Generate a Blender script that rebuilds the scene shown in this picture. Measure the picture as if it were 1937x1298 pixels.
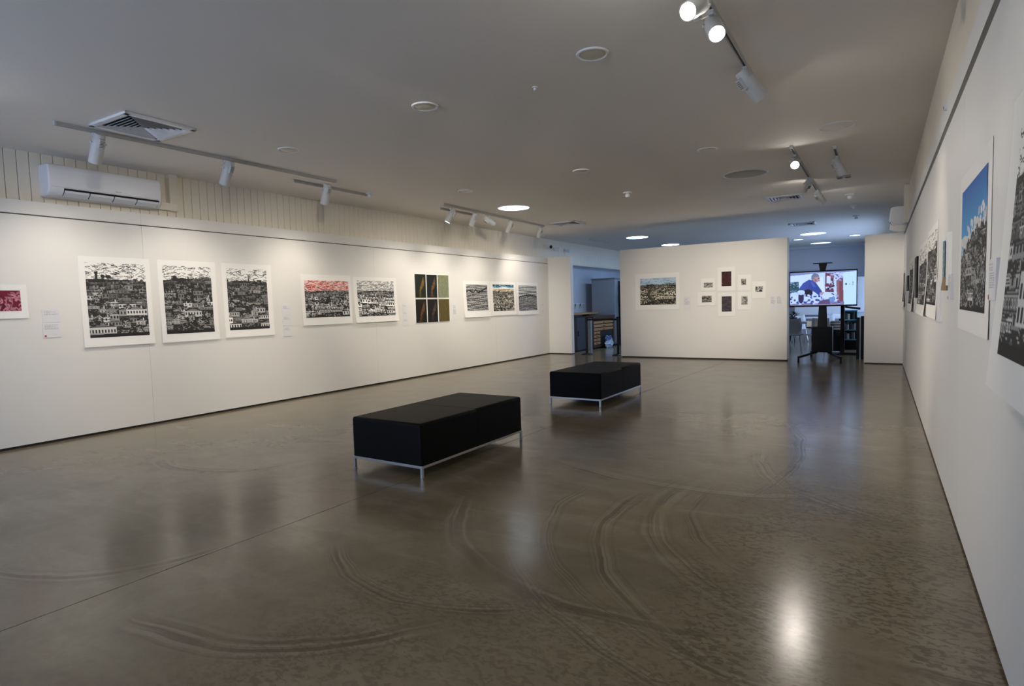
import bpy, bmesh, math, random
import numpy as np
from mathutils import Vector, Matrix

C = bpy.context.scene.collection
SC = bpy.context.scene
for o in list(bpy.data.objects):
    bpy.data.objects.remove(o)
rnd = random.Random(7)

# ------------------------------------------------------------------ camera
YAW, PIT, ROL, F, CAM_H = -.5609, -.0642, -.0284, 1109.0, 1.4
cy, sy = math.cos(YAW), math.sin(YAW)
fwd = Vector((sy*math.cos(PIT), cy*math.cos(PIT), math.sin(PIT)))
r0 = Vector((cy, -sy, 0)); u0 = r0.cross(fwd)
right = r0*math.cos(ROL)+u0*math.sin(ROL)
up = -r0*math.sin(ROL)+u0*math.cos(ROL)
cam = bpy.data.cameras.new('camera')
cam.sensor_fit = 'HORIZONTAL'; cam.sensor_width = 36.0
cam.lens = F/1937*36.0; cam.clip_start = .02; cam.clip_end = 200
cam_o = bpy.data.objects.new('camera', cam); C.objects.link(cam_o)
m = Matrix.Identity(4)
for i in range(3):
    m[i][0], m[i][1], m[i][2] = right[i], up[i], -fwd[i]
m.translation = Vector((0, 0, CAM_H))
cam_o.matrix_world = m
SC.camera = cam_o

# ------------------------------------------------------------------ world, exposure
SC.view_settings.view_transform = 'Standard'
SC.view_settings.look = 'None'
SC.view_settings.gamma = 1.0
SC.view_settings.use_curve_mapping = False
SC.view_settings.exposure = 0.80
SC.cycles.use_denoising = True
SC.cycles.max_bounces = 10
SC.cycles.diffuse_bounces = 6
SC.cycles.sample_clamp_indirect = 6.0
SC.cycles.caustics_reflective = False
SC.cycles.caustics_refractive = False
world = bpy.data.worlds.new('daylight'); SC.world = world
world.use_nodes = True
bg = world.node_tree.nodes['Background']
bg.inputs[0].default_value = (.44, .62, 1.0, 1)
bg.inputs[1].default_value = 3.2
SPOT_W = 60.0            # watts of one track lamp
WARM = (1.0, .90, .77)
SKYLIGHT_STRENGTH = 3.6
FAR_STRENGTH = 3.4

# daylight portals in the two window openings that the photograph does not show
def portal(loc, rot, sx, sy_):
    l = bpy.data.lights.new('window_portal', 'AREA'); l.shape = 'RECTANGLE'
    l.size, l.size_y = sx, sy_
    l.cycles.is_portal = True
    o = bpy.data.objects.new('window_portal', l); C.objects.link(o)
    o.location = loc; o.rotation_euler = rot
portal((-5.6, -2.98, 1.45), (math.radians(90), 0, 0), 3.6, 2.3)
portal((.58, 19.6, 1.5), (0, math.radians(90), 0), 1.8, 5.0)

# ------------------------------------------------------------------ materials
def lin(c):
    return tuple((x/255/12.92 if x/255 <= .04045 else ((x/255+.055)/1.055)**2.4) for x in c)
MATS = {}
def mat(name, col, rough=.6, metal=0.0, spec=.5, bump=0.0, bscale=200, vary=0.0, vscale=3.0):
    if name in MATS: return MATS[name]
    m = bpy.data.materials.new(name); m.use_nodes = True
    nt = m.node_tree; b = nt.nodes['Principled BSDF']
    b.inputs['Base Color'].default_value = (*col, 1)
    b.inputs['Roughness'].default_value = rough
    b.inputs['Metallic'].default_value = metal
    b.inputs['Specular IOR Level'].default_value = spec
    tc = nt.nodes.new('ShaderNodeTexCoord')
    if vary:
        n = nt.nodes.new('ShaderNodeTexNoise'); n.inputs['Scale'].default_value = vscale
        n.inputs['Detail'].default_value = 4
        nt.links.new(tc.outputs['Object'], n.inputs['Vector'])
        mx = nt.nodes.new('ShaderNodeMix'); mx.data_type = 'RGBA'
        mx.inputs['A'].default_value = (*[c*(1-vary) for c in col], 1)
        mx.inputs['B'].default_value = (*[min(1, c*(1+vary)) for c in col], 1)
        nt.links.new(n.outputs['Fac'], mx.inputs['Factor'])
        nt.links.new(mx.outputs['Result'], b.inputs['Base Color'])
    if bump:
        n = nt.nodes.new('ShaderNodeTexNoise'); n.inputs['Scale'].default_value = bscale
        n.inputs['Detail'].default_value = 3
        nt.links.new(tc.outputs['Object'], n.inputs['Vector'])
        bp = nt.nodes.new('ShaderNodeBump'); bp.inputs['Strength'].default_value = bump
        bp.inputs['Distance'].default_value = .002
        nt.links.new(n.outputs['Fac'], bp.inputs['Height'])
        nt.links.new(bp.outputs['Normal'], b.inputs['Normal'])
    MATS[name] = m
    return m
def emis(name, col, strength):
    if name in MATS: return MATS[name]
    m = bpy.data.materials.new(name); m.use_nodes = True
    b = m.node_tree.nodes['Principled BSDF']
    b.inputs['Base Color'].default_value = (.02, .02, .02, 1)
    b.inputs['Emission Color'].default_value = (*col, 1)
    b.inputs['Emission Strength'].default_value = strength
    MATS[name] = m
    return m
def print_mat(name, emit=0.0, rough=.75, spec=.3):
    if name in MATS: return MATS[name]
    m = bpy.data.materials.new(name); m.use_nodes = True
    nt = m.node_tree; b = nt.nodes['Principled BSDF']
    a = nt.nodes.new('ShaderNodeAttribute'); a.attribute_name = 'ink'
    b.inputs['Roughness'].default_value = rough
    b.inputs['Specular IOR Level'].default_value = spec
    if emit:
        nt.links.new(a.outputs['Color'], b.inputs['Emission Color'])
        b.inputs['Emission Strength'].default_value = emit
        b.inputs['Base Color'].default_value = (.01, .01, .012, 1)
    else:
        nt.links.new(a.outputs['Color'], b.inputs['Base Color'])
    MATS[name] = m
    return m

M_WALL = mat('white_painted_panel', (.77, .755, .72), .65, bump=.06, bscale=300, vary=.02, vscale=1.2)
M_RWALL = mat('white_painted_panel_cool', (.74, .74, .725), .6, bump=.06, bscale=300, vary=.02, vscale=1.2)
M_CEIL = mat('ceiling_paint', (.80, .77, .725), .8, bump=.05, bscale=80, vary=.03, vscale=.6)
M_BOARD = mat('cream_boards', (.77, .72, .62), .6, vary=.02, vscale=5)
M_DARK = mat('dark_recess', (.02, .018, .016), .8)  # near-black slab base; also colours in the shade of gaps under walls
M_SEAM = mat('rail_groove', (.10, .098, .09), .6)
M_WPLASTIC = mat('white_plastic', (.78, .79, .82), .3, vary=.01)
M_WMETAL = mat('white_powder_coat', (.62, .63, .62), .4, vary=.02, vscale=20)
M_TRACK = mat('track_grey_white', (.45, .45, .44), .4, vary=.02, vscale=20)
M_GRILLE = mat('grille_grey', (.16, .16, .16), .5)
M_BLACK = mat('black_void', (.008, .008, .008), .8)
M_LEATHER = mat('black_leather', (.004, .0036, .0033), .5, spec=.10, bump=.25, bscale=500, vary=.3, vscale=6)
M_CHROME = mat('brushed_chrome', (.62, .62, .63), .28, metal=1.0, vary=.04, vscale=30)
M_PAPER = mat('print_paper', (.85, .84, .81), .85, spec=.2, bump=.05, bscale=400, vary=.01)
M_CARD = mat('label_card', (.74, .74, .76), .6, spec=.3, vary=.01)
M_RED = mat('red_sticker', (.62, .03, .02), .5)
M_BPLASTIC = mat('black_plastic', (.005, .005, .0055), .5, spec=.2, vary=.2, vscale=10)
M_BMETAL = mat('black_metal', (.006, .006, .0065), .45, spec=.25, metal=.0, vary=.2, vscale=10)
M_WOOD = mat('dark_timber', (.055, .022, .010), .5, vary=.35, vscale=9)
M_LWOOD = mat('drawer_timber', (.40, .22, .095), .5, vary=.25, vscale=12)
M_GREYLAM = mat('grey_laminate', (.26, .28, .32), .5, vary=.03)
M_NAVY = mat('navy_cabinet', (.035, .042, .06), .5, vary=.1)
M_TEAL = mat('teal_laminate', (.12, .36, .42), .5, vary=.05)
M_GREYP = mat('grey_shell_plastic', (.30, .30, .31), .45, vary=.04)
M_WCHAIR = mat('white_shell_plastic', (.70, .72, .76), .4, vary=.02)
M_LEAF = mat('plant_leaf', (.03, .05, .03), .6, vary=.4, vscale=30)
M_DUCT = mat('cream_duct', (.74, .70, .62), .45, vary=.02)
M_DOWN = mat('downlight_cream', (.62, .58, .46), .4, vary=.03)
M_PRINT = print_mat('printed_ink')
M_LENS = emis('lit_lamp_lens', (1.0, .95, .86), 60.0)
M_SKYL = emis('skylight_diffuser', (.78, .89, 1.0), SKYLIGHT_STRENGTH)
M_SKYF = emis('far_skylight_diffuser', (.55, .76, 1.0), FAR_STRENGTH)
M_SKYB = emis('side_skylight_diffuser', (.46, .68, 1.0), 26.0)
M_OFFLENS = mat('unlit_lens', (.25, .25, .24), .2)
M_BOOKS = mat('book_spines', (.10, .13, .16), .6, vary=.6, vscale=40)
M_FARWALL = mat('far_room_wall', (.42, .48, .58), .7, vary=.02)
M_PROP = mat('pale_fabric', (.55, .56, .58), .8, vary=.1, vscale=8)

# ------------------------------------------------------------------ mesh helpers
def box(bm, c, s, rot=None):
    M = Matrix.Translation(Vector(c))
    if rot is not None: M = M @ rot.to_4x4()
    M = M @ Matrix.Diagonal((s[0], s[1], s[2], 1))
    return bmesh.ops.create_cube(bm, size=1, matrix=M)['verts']
def bx(bm, x0, x1, y0, y1, z0, z1):
    return box(bm, ((x0+x1)/2, (y0+y1)/2, (z0+z1)/2), (abs(x1-x0), abs(y1-y0), abs(z1-z0)))
def tube(bm, p0, p1, r0, r1=None, seg=16, caps=True):
    p0, p1 = Vector(p0), Vector(p1); d = p1-p0
    q = d.to_track_quat('Z', 'Y').to_matrix().to_4x4()
    M = Matrix.Translation((p0+p1)/2) @ q
    return bmesh.ops.create_cone(bm, cap_ends=caps, segments=seg, radius1=r0, radius2=r0 if r1 is None else r1,
                                 depth=d.length, matrix=M)['verts']
def path(bm, pts, r, seg=8):
    for a, b in zip(pts[:-1], pts[1:]): tube(bm, a, b, r, r, seg)
def ball(bm, c, r, s=(1, 1, 1)):
    bmesh.ops.create_uvsphere(bm, u_segments=16, v_segments=10, radius=r,
                              matrix=Matrix.Translation(Vector(c)) @ Matrix.Diagonal((*s, 1)))
def lathe(bm, prof, M, seg=32):
    # prof: (r, z) list, spun about local z, then transformed by M
    rings = []
    for r, z in prof:
        if r < 1e-6:
            rings.append([bm.verts.new(M @ Vector((0, 0, z)))])
        else:
            rings.append([bm.verts.new(M @ Vector((r*math.cos(2*math.pi*i/seg), r*math.sin(2*math.pi*i/seg), z))) for i in range(seg)])
    for a, b in zip(rings[:-1], rings[1:]):
        for i in range(seg):
            j = (i+1) % seg
            if len(a) == 1 and len(b) == 1: continue
            if len(a) == 1: bm.faces.new((a[0], b[j], b[i]))
            elif len(b) == 1: bm.faces.new((a[i], a[j], b[0]))
            else: bm.faces.new((a[i], a[j], b[j], b[i]))
    bmesh.ops.recalc_face_normals(bm, faces=bm.faces[:])
def prism(bm, pts, axis, a0, a1):
    # polygon pts in the plane normal to axis ('x','y','z'), extruded a0..a1
    def P(p, a):
        return Vector((a, p[0], p[1])) if axis == 'x' else Vector((p[0], a, p[1])) if axis == 'y' else Vector((p[0], p[1], a))
    A = [bm.verts.new(P(p, a0)) for p in pts]; B = [bm.verts.new(P(p, a1)) for p in pts]
    bm.faces.new(A); bm.faces.new(B[::-1])
    n = len(pts)
    for i in range(n):
        j = (i+1) % n
        bm.faces.new((A[i], B[i], B[j], A[j]))
    bmesh.ops.recalc_face_normals(bm, faces=bm.faces[:])
def root_loc(o):
    v = Vector((0, 0, 0))
    while o is not None:
        v += o.location; o = o.parent
    return v
def obj(name, bm, m, parent=None, bevel=0.0, smooth=False, origin=None, kind=None, seg=2):
    me = bpy.data.meshes.new(name)
    if smooth:
        for f in bm.faces: f.smooth = True
    bm.to_mesh(me); bm.free()
    o = bpy.data.objects.new(name, me); C.objects.link(o)
    me.materials.append(m)
    if parent is not None:
        o.parent = parent
        off = root_loc(parent)
    elif origin is not None:
        off = Vector(origin); o.location = off
    else: off = Vector((0, 0, 0))
    if off.length > 0: me.transform(Matrix.Translation(-off))
    if bevel:
        b = o.modifiers.new('bevel', 'BEVEL'); b.width = bevel; b.segments = seg; b.limit_method = 'ANGLE'
    if smooth:
        try:
            me.set_sharp_from_angle(angle=math.radians(40))
        except Exception: pass
    if kind: o['kind'] = kind
    return o
def tag(o, label, cat, group=None):
    o['label'] = label; o['category'] = cat
    if group: o['group'] = group
    return o
def thing(name, label, cat, loc, group=None):
    o = bpy.data.objects.new(name, None); C.objects.link(o)
    o.empty_display_size = .05; o.location = loc
    return tag(o, label, cat, group)
def quick(name, m, parent, fn, bevel=0.0, smooth=False, **k):
    bm = bmesh.new(); fn(bm)
    return obj(name, bm, m, parent, bevel, smooth, **k)
def boxes(name, m, parent, lst, bevel=0.0, **k):
    bm = bmesh.new()
    for b in lst: bx(bm, *b)
    return obj(name, bm, m, parent, bevel, **k)
def struct(o, label=None):
    o['kind'] = 'structure'
    if label: o['label'] = label
    return o

# ------------------------------------------------------------------ room dimensions
L, R, H = -7.9, .397, 3.28
YB, YF = -3.0, 24.7
LB = -8.15            # plane of the cream boards
D = 14.11             # face of the freestanding centre wall

# floor -------------------------------------------------------------
def floor_material():
    m = bpy.data.materials.new('polished_concrete'); m.use_nodes = True
    nt = m.node_tree; N = nt.nodes; Lk = nt.links; b = N['Principled BSDF']
    def node(t, **k):
        n = N.new(t)
        for a, v in k.items(): setattr(n, a, v)
        return n
    def val(sock, v):
        if isinstance(v, (int, float)): sock.default_value = v
        else: Lk.new(v, sock)
    def mth(op, a, b_=0.0, c=None, clamp=False):
        n = node('ShaderNodeMath', operation=op, use_clamp=clamp)
        val(n.inputs[0], a); val(n.inputs[1], b_)
        if c is not None: val(n.inputs[2], c)
        return n.outputs[0]
    def mapr(v, a, b_, c=0.0, d=1.0, smooth=True):
        n = node('ShaderNodeMapRange'); n.interpolation_type = 'SMOOTHSTEP' if smooth else 'LINEAR'
        val(n.inputs[0], v); n.inputs[1].default_value = a; n.inputs[2].default_value = b_
        n.inputs[3].default_value = c; n.inputs[4].default_value = d
        return n.outputs[0]
    def noise(vec, scale, detail=3, rough=.5, dist=0.0):
        n = node('ShaderNodeTexNoise'); Lk.new(vec, n.inputs['Vector'])
        n.inputs['Scale'].default_value = scale; n.inputs['Detail'].default_value = detail
        n.inputs['Roughness'].default_value = rough; n.inputs['Distortion'].default_value = dist
        return n.outputs['Fac']
    def mixc(f, a, b_):
        n = node('ShaderNodeMix', data_type='RGBA'); val(n.inputs['Factor'], f)
        for k, v in (('A', a), ('B', b_)):
            if isinstance(v, tuple): n.inputs[k].default_value = (*v, 1)
            else: Lk.new(v, n.inputs[k])
        return n.outputs['Result']
    tc = node('ShaderNodeTexCoord'); P = tc.outputs['Object']
    sep = node('ShaderNodeSeparateXYZ'); Lk.new(P, sep.inputs[0])
    X, Y = sep.outputs[0], sep.outputs[1]
    wob = noise(P, 1.6, 2)
    n_big = noise(P, .55, 4, .55); n_mid = noise(P, 2.2, 5, .6, .6); n_fine = noise(P, 24, 4, .6)
    stv = node('ShaderNodeMapping'); Lk.new(P, stv.inputs[0]); stv.inputs['Scale'].default_value = (1.0, 3.2, 1)
    stv.inputs['Rotation'].default_value = (0, 0, .25)
    n_str = noise(stv.outputs[0], 1.3, 6, .62, .5)
    col = mixc(mapr(n_big, .3, .7), (.172, .134, .078), (.240, .194, .126))
    col = mixc(mth('MULTIPLY', mapr(n_mid, .42, .72), .45), col, (.120, .094, .056))
    col = mixc(mth('MULTIPLY', mapr(n_str, .46, .70), .40), col, (.285, .238, .165))
    col = mixc(mth('MULTIPLY', mapr(n_fine, .35, .75), .14), col, (.09, .075, .06))
    # curved machine marks left in the polished surface
    arcs = [(-.27, 3.79, 1.61, .07, 224, 50), (.17, 3.72, 1.66, .10, 212, 60), (.17, 4.02, 1.44, .13, 226, 66),
            (.20, 4.05, 1.26, .08, 205, 44), (-2.03, 3.06, 1.04, .10, 267, 40), (-1.08, 3.87, 1.54, .12, 245, 46),
            (-4.81, 5.58, 4.23, .08, 0, 20), (-.2, 3.9, 1.95, .08, 250, 30),
            (-2.07, 8.24, .94, .16, 270, 70), (-4.25, 2.04, .9, .10, 315, 38), (-2.83, 2.67, 1.4, .12, 298, 30),
            (-1.3, 6.6, 2.3, .14, 268, 26), (-5.4, 3.6, .8, .16, 290, 50), (.6, 5.6, 1.5, .14, 215, 34)]
    dark = light = None
    for i, (cx, cy_, r, w, am, ah) in enumerate(arcs):
        dx = mth('SUBTRACT', X, cx); dy = mth('SUBTRACT', Y, cy_)
        dist = mth('SQRT', mth('ADD', mth('MULTIPLY', dx, dx), mth('MULTIPLY', dy, dy)))
        dist = mth('ADD', dist, mth('MULTIPLY', mth('SUBTRACT', wob, .5), .16))
        q = mth('DIVIDE', mth('SUBTRACT', dist, r), w)
        ca, sa = math.cos(math.radians(am)), math.sin(math.radians(am))
        dot = mth('DIVIDE', mth('ADD', mth('MULTIPLY', dx, ca), mth('MULTIPLY', dy, sa)), dist)
        am_ = mapr(dot, math.cos(math.radians(ah*1.15)), math.cos(math.radians(ah*.75)))
        env = mth('MULTIPLY', mth('SUBTRACT', 1.0, mth('ABSOLUTE', q), clamp=True), am_)
        cv = node('ShaderNodeCombineXYZ'); val(cv.inputs[0], mth('MULTIPLY', q, 4.2)); val(cv.inputs[1], mth('MULTIPLY', dot, 2.0)); cv.inputs[2].default_value = i*3.7
        s = noise(cv.outputs[0], 1.0, 2.5, .6)
        dk = mth('MULTIPLY', env, mapr(s, .48, .56)); lt = mth('MULTIPLY', env, mapr(s, .46, .38))
        dark = dk if dark is None else mth('MAXIMUM', dark, dk)
        light = lt if light is None else mth('MAXIMUM', light, lt)
    brk = mapr(n_mid, .25, .55)
    dark = mth('MULTIPLY', dark, brk); light = mth('MULTIPLY', light, brk)
    col = mixc(mth('MULTIPLY', dark, .60), col, (.055, .041, .024))
    col = mixc(mth('MULTIPLY', light, .5), col, (.30, .25, .175))
    # flaky trowel mottling near the long white wall and in front of the camera
    mv = node('ShaderNodeMapping'); Lk.new(P, mv.inputs[0]); mv.inputs['Scale'].default_value = (1.0, 1.7, 1)
    mv.inputs['Rotation'].default_value = (0, 0, .5)
    flake = noise(mv.outputs[0], 25, 3, .5, .8)
    reg = mth('MULTIPLY', mapr(X, -1.1, -.55), mapr(Y, 6.2, 3.6))
    reg2 = mth('MULTIPLY', mth('MULTIPLY', mapr(Y, 2.7, 2.2), mapr(X, -2.6, -1.9)), .6)
    regn = mth('MULTIPLY', mth('MAXIMUM', reg, reg2), mapr(n_mid, .3, .52))
    fl = mth('MULTIPLY', mapr(flake, .50, .57), regn)
    col = mixc(mth('MULTIPLY', fl, .62), col, (.070, .053, .030))
    Lk.new(col, b.inputs['Base Color'])
    rg = mth('ADD', .13, mth('MULTIPLY', n_mid, .12))
    rg = mth('ADD', rg, mth('MULTIPLY', dark, .03))
    Lk.new(rg, b.inputs['Roughness'])
    b.inputs['Specular IOR Level'].default_value = .42
    hgt = mth('ADD', mth('MULTIPLY', n_fine, .25), mth('MULTIPLY', n_mid, 1.2))
    hgt = mth('SUBTRACT', hgt, mth('MULTIPLY', dark, .08)); hgt = mth('SUBTRACT', hgt, mth('MULTIPLY', fl, .05))
    bp = node('ShaderNodeBump'); bp.inputs['Strength'].default_value = .35; bp.inputs['Distance'].default_value = .003
    Lk.new(hgt, bp.inputs['Height']); Lk.new(bp.outputs['Normal'], b.inputs['Normal'])
    return m
M_FLOOR = floor_material()
floor = struct(boxes('floor', M_DARK, None, [(LB-.4, 1.2, YB-.2, YF+.2, -.12, -.012)]))
def slab(pts):
    bm = bmesh.new(); prism(bm, pts, 'z', -.012, 0.0)
    return obj('concrete_slab', bm, M_FLOOR, floor)
jx = lambda y: -3.37+.032*y          # the saw-cut joint between the two slabs
slab([(LB-.4, YB-.2), (jx(YB-.2)-.003, YB-.2), (jx(YF+.2)-.003, YF+.2), (LB-.4, YF+.2)])
slab([(jx(YB-.2)+.003, YB-.2), (1.2, YB-.2), (1.2, YF+.2), (jx(YF+.2)+.003, YF+.2)])

# ceiling -----------------------------------------------------------
struct(boxes('ceiling', M_CEIL, None, [(LB-.4, 1.2, YB-.2, YF+.2, H, H+.12)]))

# left wall: recessed backing, cream boards above, white panels below ----
wl = struct(boxes('wall_left', M_BOARD, None, [(LB-.32, LB-.02, YB, 14.75, 0, H), (LB-.32, LB-.02, 14.75, YF, 2.60, H)]))
bw = .115
bmB = bmesh.new()
prism(bmB, [(LB-.02, -.053), (LB-.006, -.0555), (LB, -.050), (LB, .050), (LB-.006, .0555), (LB-.02, .053)], 'z', 2.62, H)
board_me = bpy.data.meshes.new('board'); bmB.to_mesh(board_me); bmB.free(); board_me.materials.append(M_BOARD)
for i in range(160):
    o = bpy.data.objects.new('board', board_me); C.objects.link(o); o.parent = wl
    o.location = (0, 1.98+i*bw, 0)
    if 1.98+i*bw > YF-.1: break
pj = [-3.0, -.13, 3.87, 7.87, 11.87, 14.59]
for a, b_ in zip(pj[:-1], pj[1:]):
    boxes('wall_panel', M_WALL, wl, [(L-.05, L, a+.0015, b_-.0015, .028, 2.531)])
    boxes('picture_rail_strip', M_WALL, wl, [(L-.05, L, a+.0008, b_-.0008, 2.545, 2.69)])
boxes('panel_framing', M_BOARD, wl, [(LB-.02, L-.049, YB, 14.55, 0.03, 2.68)])
struct(boxes('shadow_gap_left', M_DARK, None, [(LB-.02, L-.02, YB, 14.59, 0, .028)]))  # recess back coloured near-black as the shade of the gap below the panels
boxes('rail_groove', M_SEAM, wl, [(L-.05, L-.014, YB, 14.59, 2.531, 2.545)])
# far room part of the same side
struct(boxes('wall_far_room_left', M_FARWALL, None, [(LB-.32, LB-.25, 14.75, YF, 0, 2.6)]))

# return wall at the end of the left wall
wr = struct(boxes('wall_return', M_WALL, None, [(L-.2, -7.21, 14.59, 14.75, .025, 2.531), (L-.2, -7.212, 14.602, 14.75, 2.531, 2.545), (L-.2, -7.21, 14.59, 14.75, 2.545, 2.70)]))
struct(boxes('shadow_gap_return', M_DARK, None, [(L-.2, -7.23, 14.605, 14.74, 0, .025)]))
# centre wall
wc = struct(boxes('wall_center', M_WALL, None, [(-5.58, -1.72, D, D+.32, .03, 2.71)]))
struct(boxes('shadow_gap_center', M_DARK, None, [(-5.56, -1.74, D+.015, D+.30, 0, .03)]))
# right column
wq = struct(boxes('wall_far_right', M_WALL, None, [(-.267, R+.02, 13.975, 14.3, .022, 2.46), (-.262, R+.02, 13.98, 14.3, 2.46, 2.47), (-.267, R+.02, 13.975, 14.3, 2.47, 2.614)]))
struct(boxes('shadow_gap_far_right', M_DARK, None, [(-.25, R, 13.99, 14.29, 0, .022)]))

# right wall
wR = struct(boxes('wall_right', M_BOARD, None, [(.41, .6, YB, 17.0, 0, H), (.41, .6, 17.0, 22.2, 0, .6), (.41, .6, 17.0, 22.2, 2.4, H), (.41, .6, 22.2, YF, 0, H)]))
pr = [-3.0, -.5, 1.9, 4.27, 6.67, 9.07, 11.47, 13.975]
for a, b_ in zip(pr[:-1], pr[1:]):
    boxes('wall_panel', M_RWALL, wR, [(R, .409, a+.001, b_-.001, .02, 2.56)])
    boxes('picture_rail_strip', M_RWALL, wR, [(R, .409, a+.0006, b_-.0006, 2.625, 2.785)])
boxes('hanging_rail', M_SEAM, wR, [(R+.002, .409, YB, 13.97, 2.56, 2.625)])
struct(boxes('shadow_gap_right', M_DARK, None, [(R+.004, .409, YB, 13.97, 0, .02)]))  # dark strip paints in the gap's shade along the floor

# back wall behind the camera, with its daylight opening, and the far end
struct(boxes('wall_back', M_WALL, None, [(LB-.4, -7.4, YB-.15, YB, 0, H), (-3.8, 1.0, YB-.15, YB, 0, H), (-7.4, -3.8, YB-.15, YB, 2.6, H), (-7.4, -3.8, YB-.15, YB, 0, .1)]))
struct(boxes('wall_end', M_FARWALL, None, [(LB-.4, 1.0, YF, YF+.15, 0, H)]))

# ------------------------------------------------------------------ painting of flat prints
PAPER = np.array([.84, .83, .80])
INK = np.array([.018, .018, .019])
def canvas(w, h, c=PAPER): return np.ones((h, w, 3))*np.asarray(c, float)
def rect(im, x0, y0, x1, y1, c):
    h, w = im.shape[:2]
    x0, x1 = int(max(0, round(x0))), int(min(w, round(x1))); y0, y1 = int(max(0, round(y0))), int(min(h, round(y1)))
    if x1 > x0 and y1 > y0: im[y0:y1, x0:x1] = c
def ell(im, cx, cy, rx, ry, c, rot=0.0):
    h, w = im.shape[:2]
    m_ = max(rx, ry)+1
    x0, x1, y0, y1 = int(max(0, cx-m_)), int(min(w, cx+m_+1)), int(max(0, cy-m_)), int(min(h, cy+m_+1))
    if x1 <= x0 or y1 <= y0: return
    yy, xx = np.mgrid[y0:y1, x0:x1]
    dx, dy = xx-cx, yy-cy
    u = dx*math.cos(rot)+dy*math.sin(rot); v = -dx*math.sin(rot)+dy*math.cos(rot)
    im[y0:y1, x0:x1][(u/max(rx, .3))**2+(v/max(ry, .3))**2 <= 1] = c
def poly(im, pts, c):
    h, w = im.shape[:2]
    pts = np.array(pts, float)
    x0, y0 = np.floor(pts.min(0)).astype(int); x1, y1 = np.ceil(pts.max(0)).astype(int)
    x0, y0, x1, y1 = max(0, x0), max(0, y0), min(w, x1+1), min(h, y1+1)
    if x1 <= x0 or y1 <= y0: return
    yy, xx = np.mgrid[y0:y1, x0:x1]
    ins = np.zeros(xx.shape, bool)
    n = len(pts)
    for i in range(n):
        (ax, ay), (bx_, by) = pts[i], pts[(i+1) % n]
        if ay == by: continue
        cond = ((ay > yy) != (by > yy)) & (xx < (bx_-ax)*(yy-ay)/(by-ay)+ax)
        ins ^= cond
    im[y0:y1, x0:x1][ins] = c
def line(im, x0, y0, x1, y1, c, th=1):
    h, w = im.shape[:2]
    n = int(max(abs(x1-x0), abs(y1-y0))*1.5)+2
    xs = np.linspace(x0, x1, n); ys = np.linspace(y0, y1, n)
    for a in range(th):
        X = np.round(xs).astype(int); Y = np.round(ys).astype(int)+a
        k = (X >= 0) & (X < w) & (Y >= 0) & (Y < h)
        im[Y[k], X[k]] = c
def curve(im, pts, c, th=1):
    for a, b_ in zip(pts[:-1], pts[1:]): line(im, *a, *b_, c, th)
def sky_strokes(im, rr, y0, y1, n, c, ln=8, th=1):
    w = im.shape[1]
    for _ in range(n):
        x = rr.uniform(-ln, w); y = rr.uniform(y0, y1); a = rr.uniform(-.5, .35)
        k = rr.uniform(-.35, .35); l_ = rr.uniform(.5, 1.4)*ln
        p = [(x, y)]
        for s in range(4):
            x += l_/4*math.cos(a); y += l_/4*math.sin(a); a += k; p.append((x, y))
        if max(q[1] for q in p) < y1+1: curve(im, p, c(rr) if callable(c) else c, th if rr.random() < .6 else 1)
G = lambda v: np.array([v, v, v*.97])
def house(im, rr, x, y, w, h, tone):
    """one linocut building with base line y, in a block w x h"""
    white = G(rr.choice([.22, .30, .36, .44, .52, .62])*rr.uniform(.8, 1.1)*tone)
    rh = h*rr.uniform(.25, .4)
    wall_dark = rr.random() < .62
    rect(im, x, y-h+rh, x+w, y, G(.04) if wall_dark else white)
    if wall_dark:
        if rr.random() < .5:
            for k in range(int(w//2)): line(im, x+k*2, y-h+rh, x+k*2, y-1, white*rr.uniform(.3, .9))
        else:
            for k in range(int((h-rh)//2)): line(im, x, y-h+rh+k*2, x+w, y-h+rh+k*2+rr.uniform(-.6, .6), white*rr.uniform(.3, .9))
    style = rr.random()
    if style < .45: pts = [(x-1, y-h+rh), (x+w/2, y-h), (x+w+1, y-h+rh)]
    elif style < .8: pts = [(x-1, y-h+rh), (x+w*.2, y-h), (x+w*.8, y-h), (x+w+1, y-h+rh)]
    else: pts = [(x, y-h+rh), (x, y-h+rh*.4), (x+w, y-h+rh*.4), (x+w, y-h+rh)]
    poly(im, pts, G(.03))
    for k in range(1, int(rh), 2):
        f = k/rh; line(im, x+w/2-(w/2)*f, y-h+k, x+w/2+(w/2)*f, y-h+k, white*rr.uniform(.2, .8))
    line(im, x-1, y-h+rh, x+w, y-h+rh, white)
    nw = max(1, int(w//6))
    for k in range(nw):
        wx = x+(k+.5)*w/nw
        wy = y-(h-rh)*.62
        rect(im, wx-1.6, wy-2, wx+1.6, wy+(h-rh)*.3, white if wall_dark else G(.03))
        rect(im, wx-.6, wy-1, wx+.9, wy+(h-rh)*.3-1, G(.03))
    if rr.random() < .4: rect(im, x+w*.7, y-h-2, x+w*.7+2, y-h+rh*.6, white)
def tree(im, rr, x, y, r, tone):
    ell(im, x, y-r, r, r*rr.uniform(.9, 1.4), G(.025))
    for k in range(int(r*r*.55)+3):
        a = rr.uniform(0, 6.28); q = rr.uniform(.2, .9)*r
        px, py = x+q*math.cos(a), y-r+q*math.sin(a)
        line(im, px, py, px+rr.uniform(-1.5, 1.5), py+rr.uniform(0, 2), G(rr.uniform(.12, .5)*tone))
def skyline(w, rr, base, amp):
    ph = [rr.uniform(0, 6.28) for _ in range(4)]
    return [base+amp*(math.sin(x/w*5+ph[0])*.6+math.sin(x/w*13+ph[1])*.3+math.sin(x/w*31+ph[2])*.15) for x in range(w)]
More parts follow.
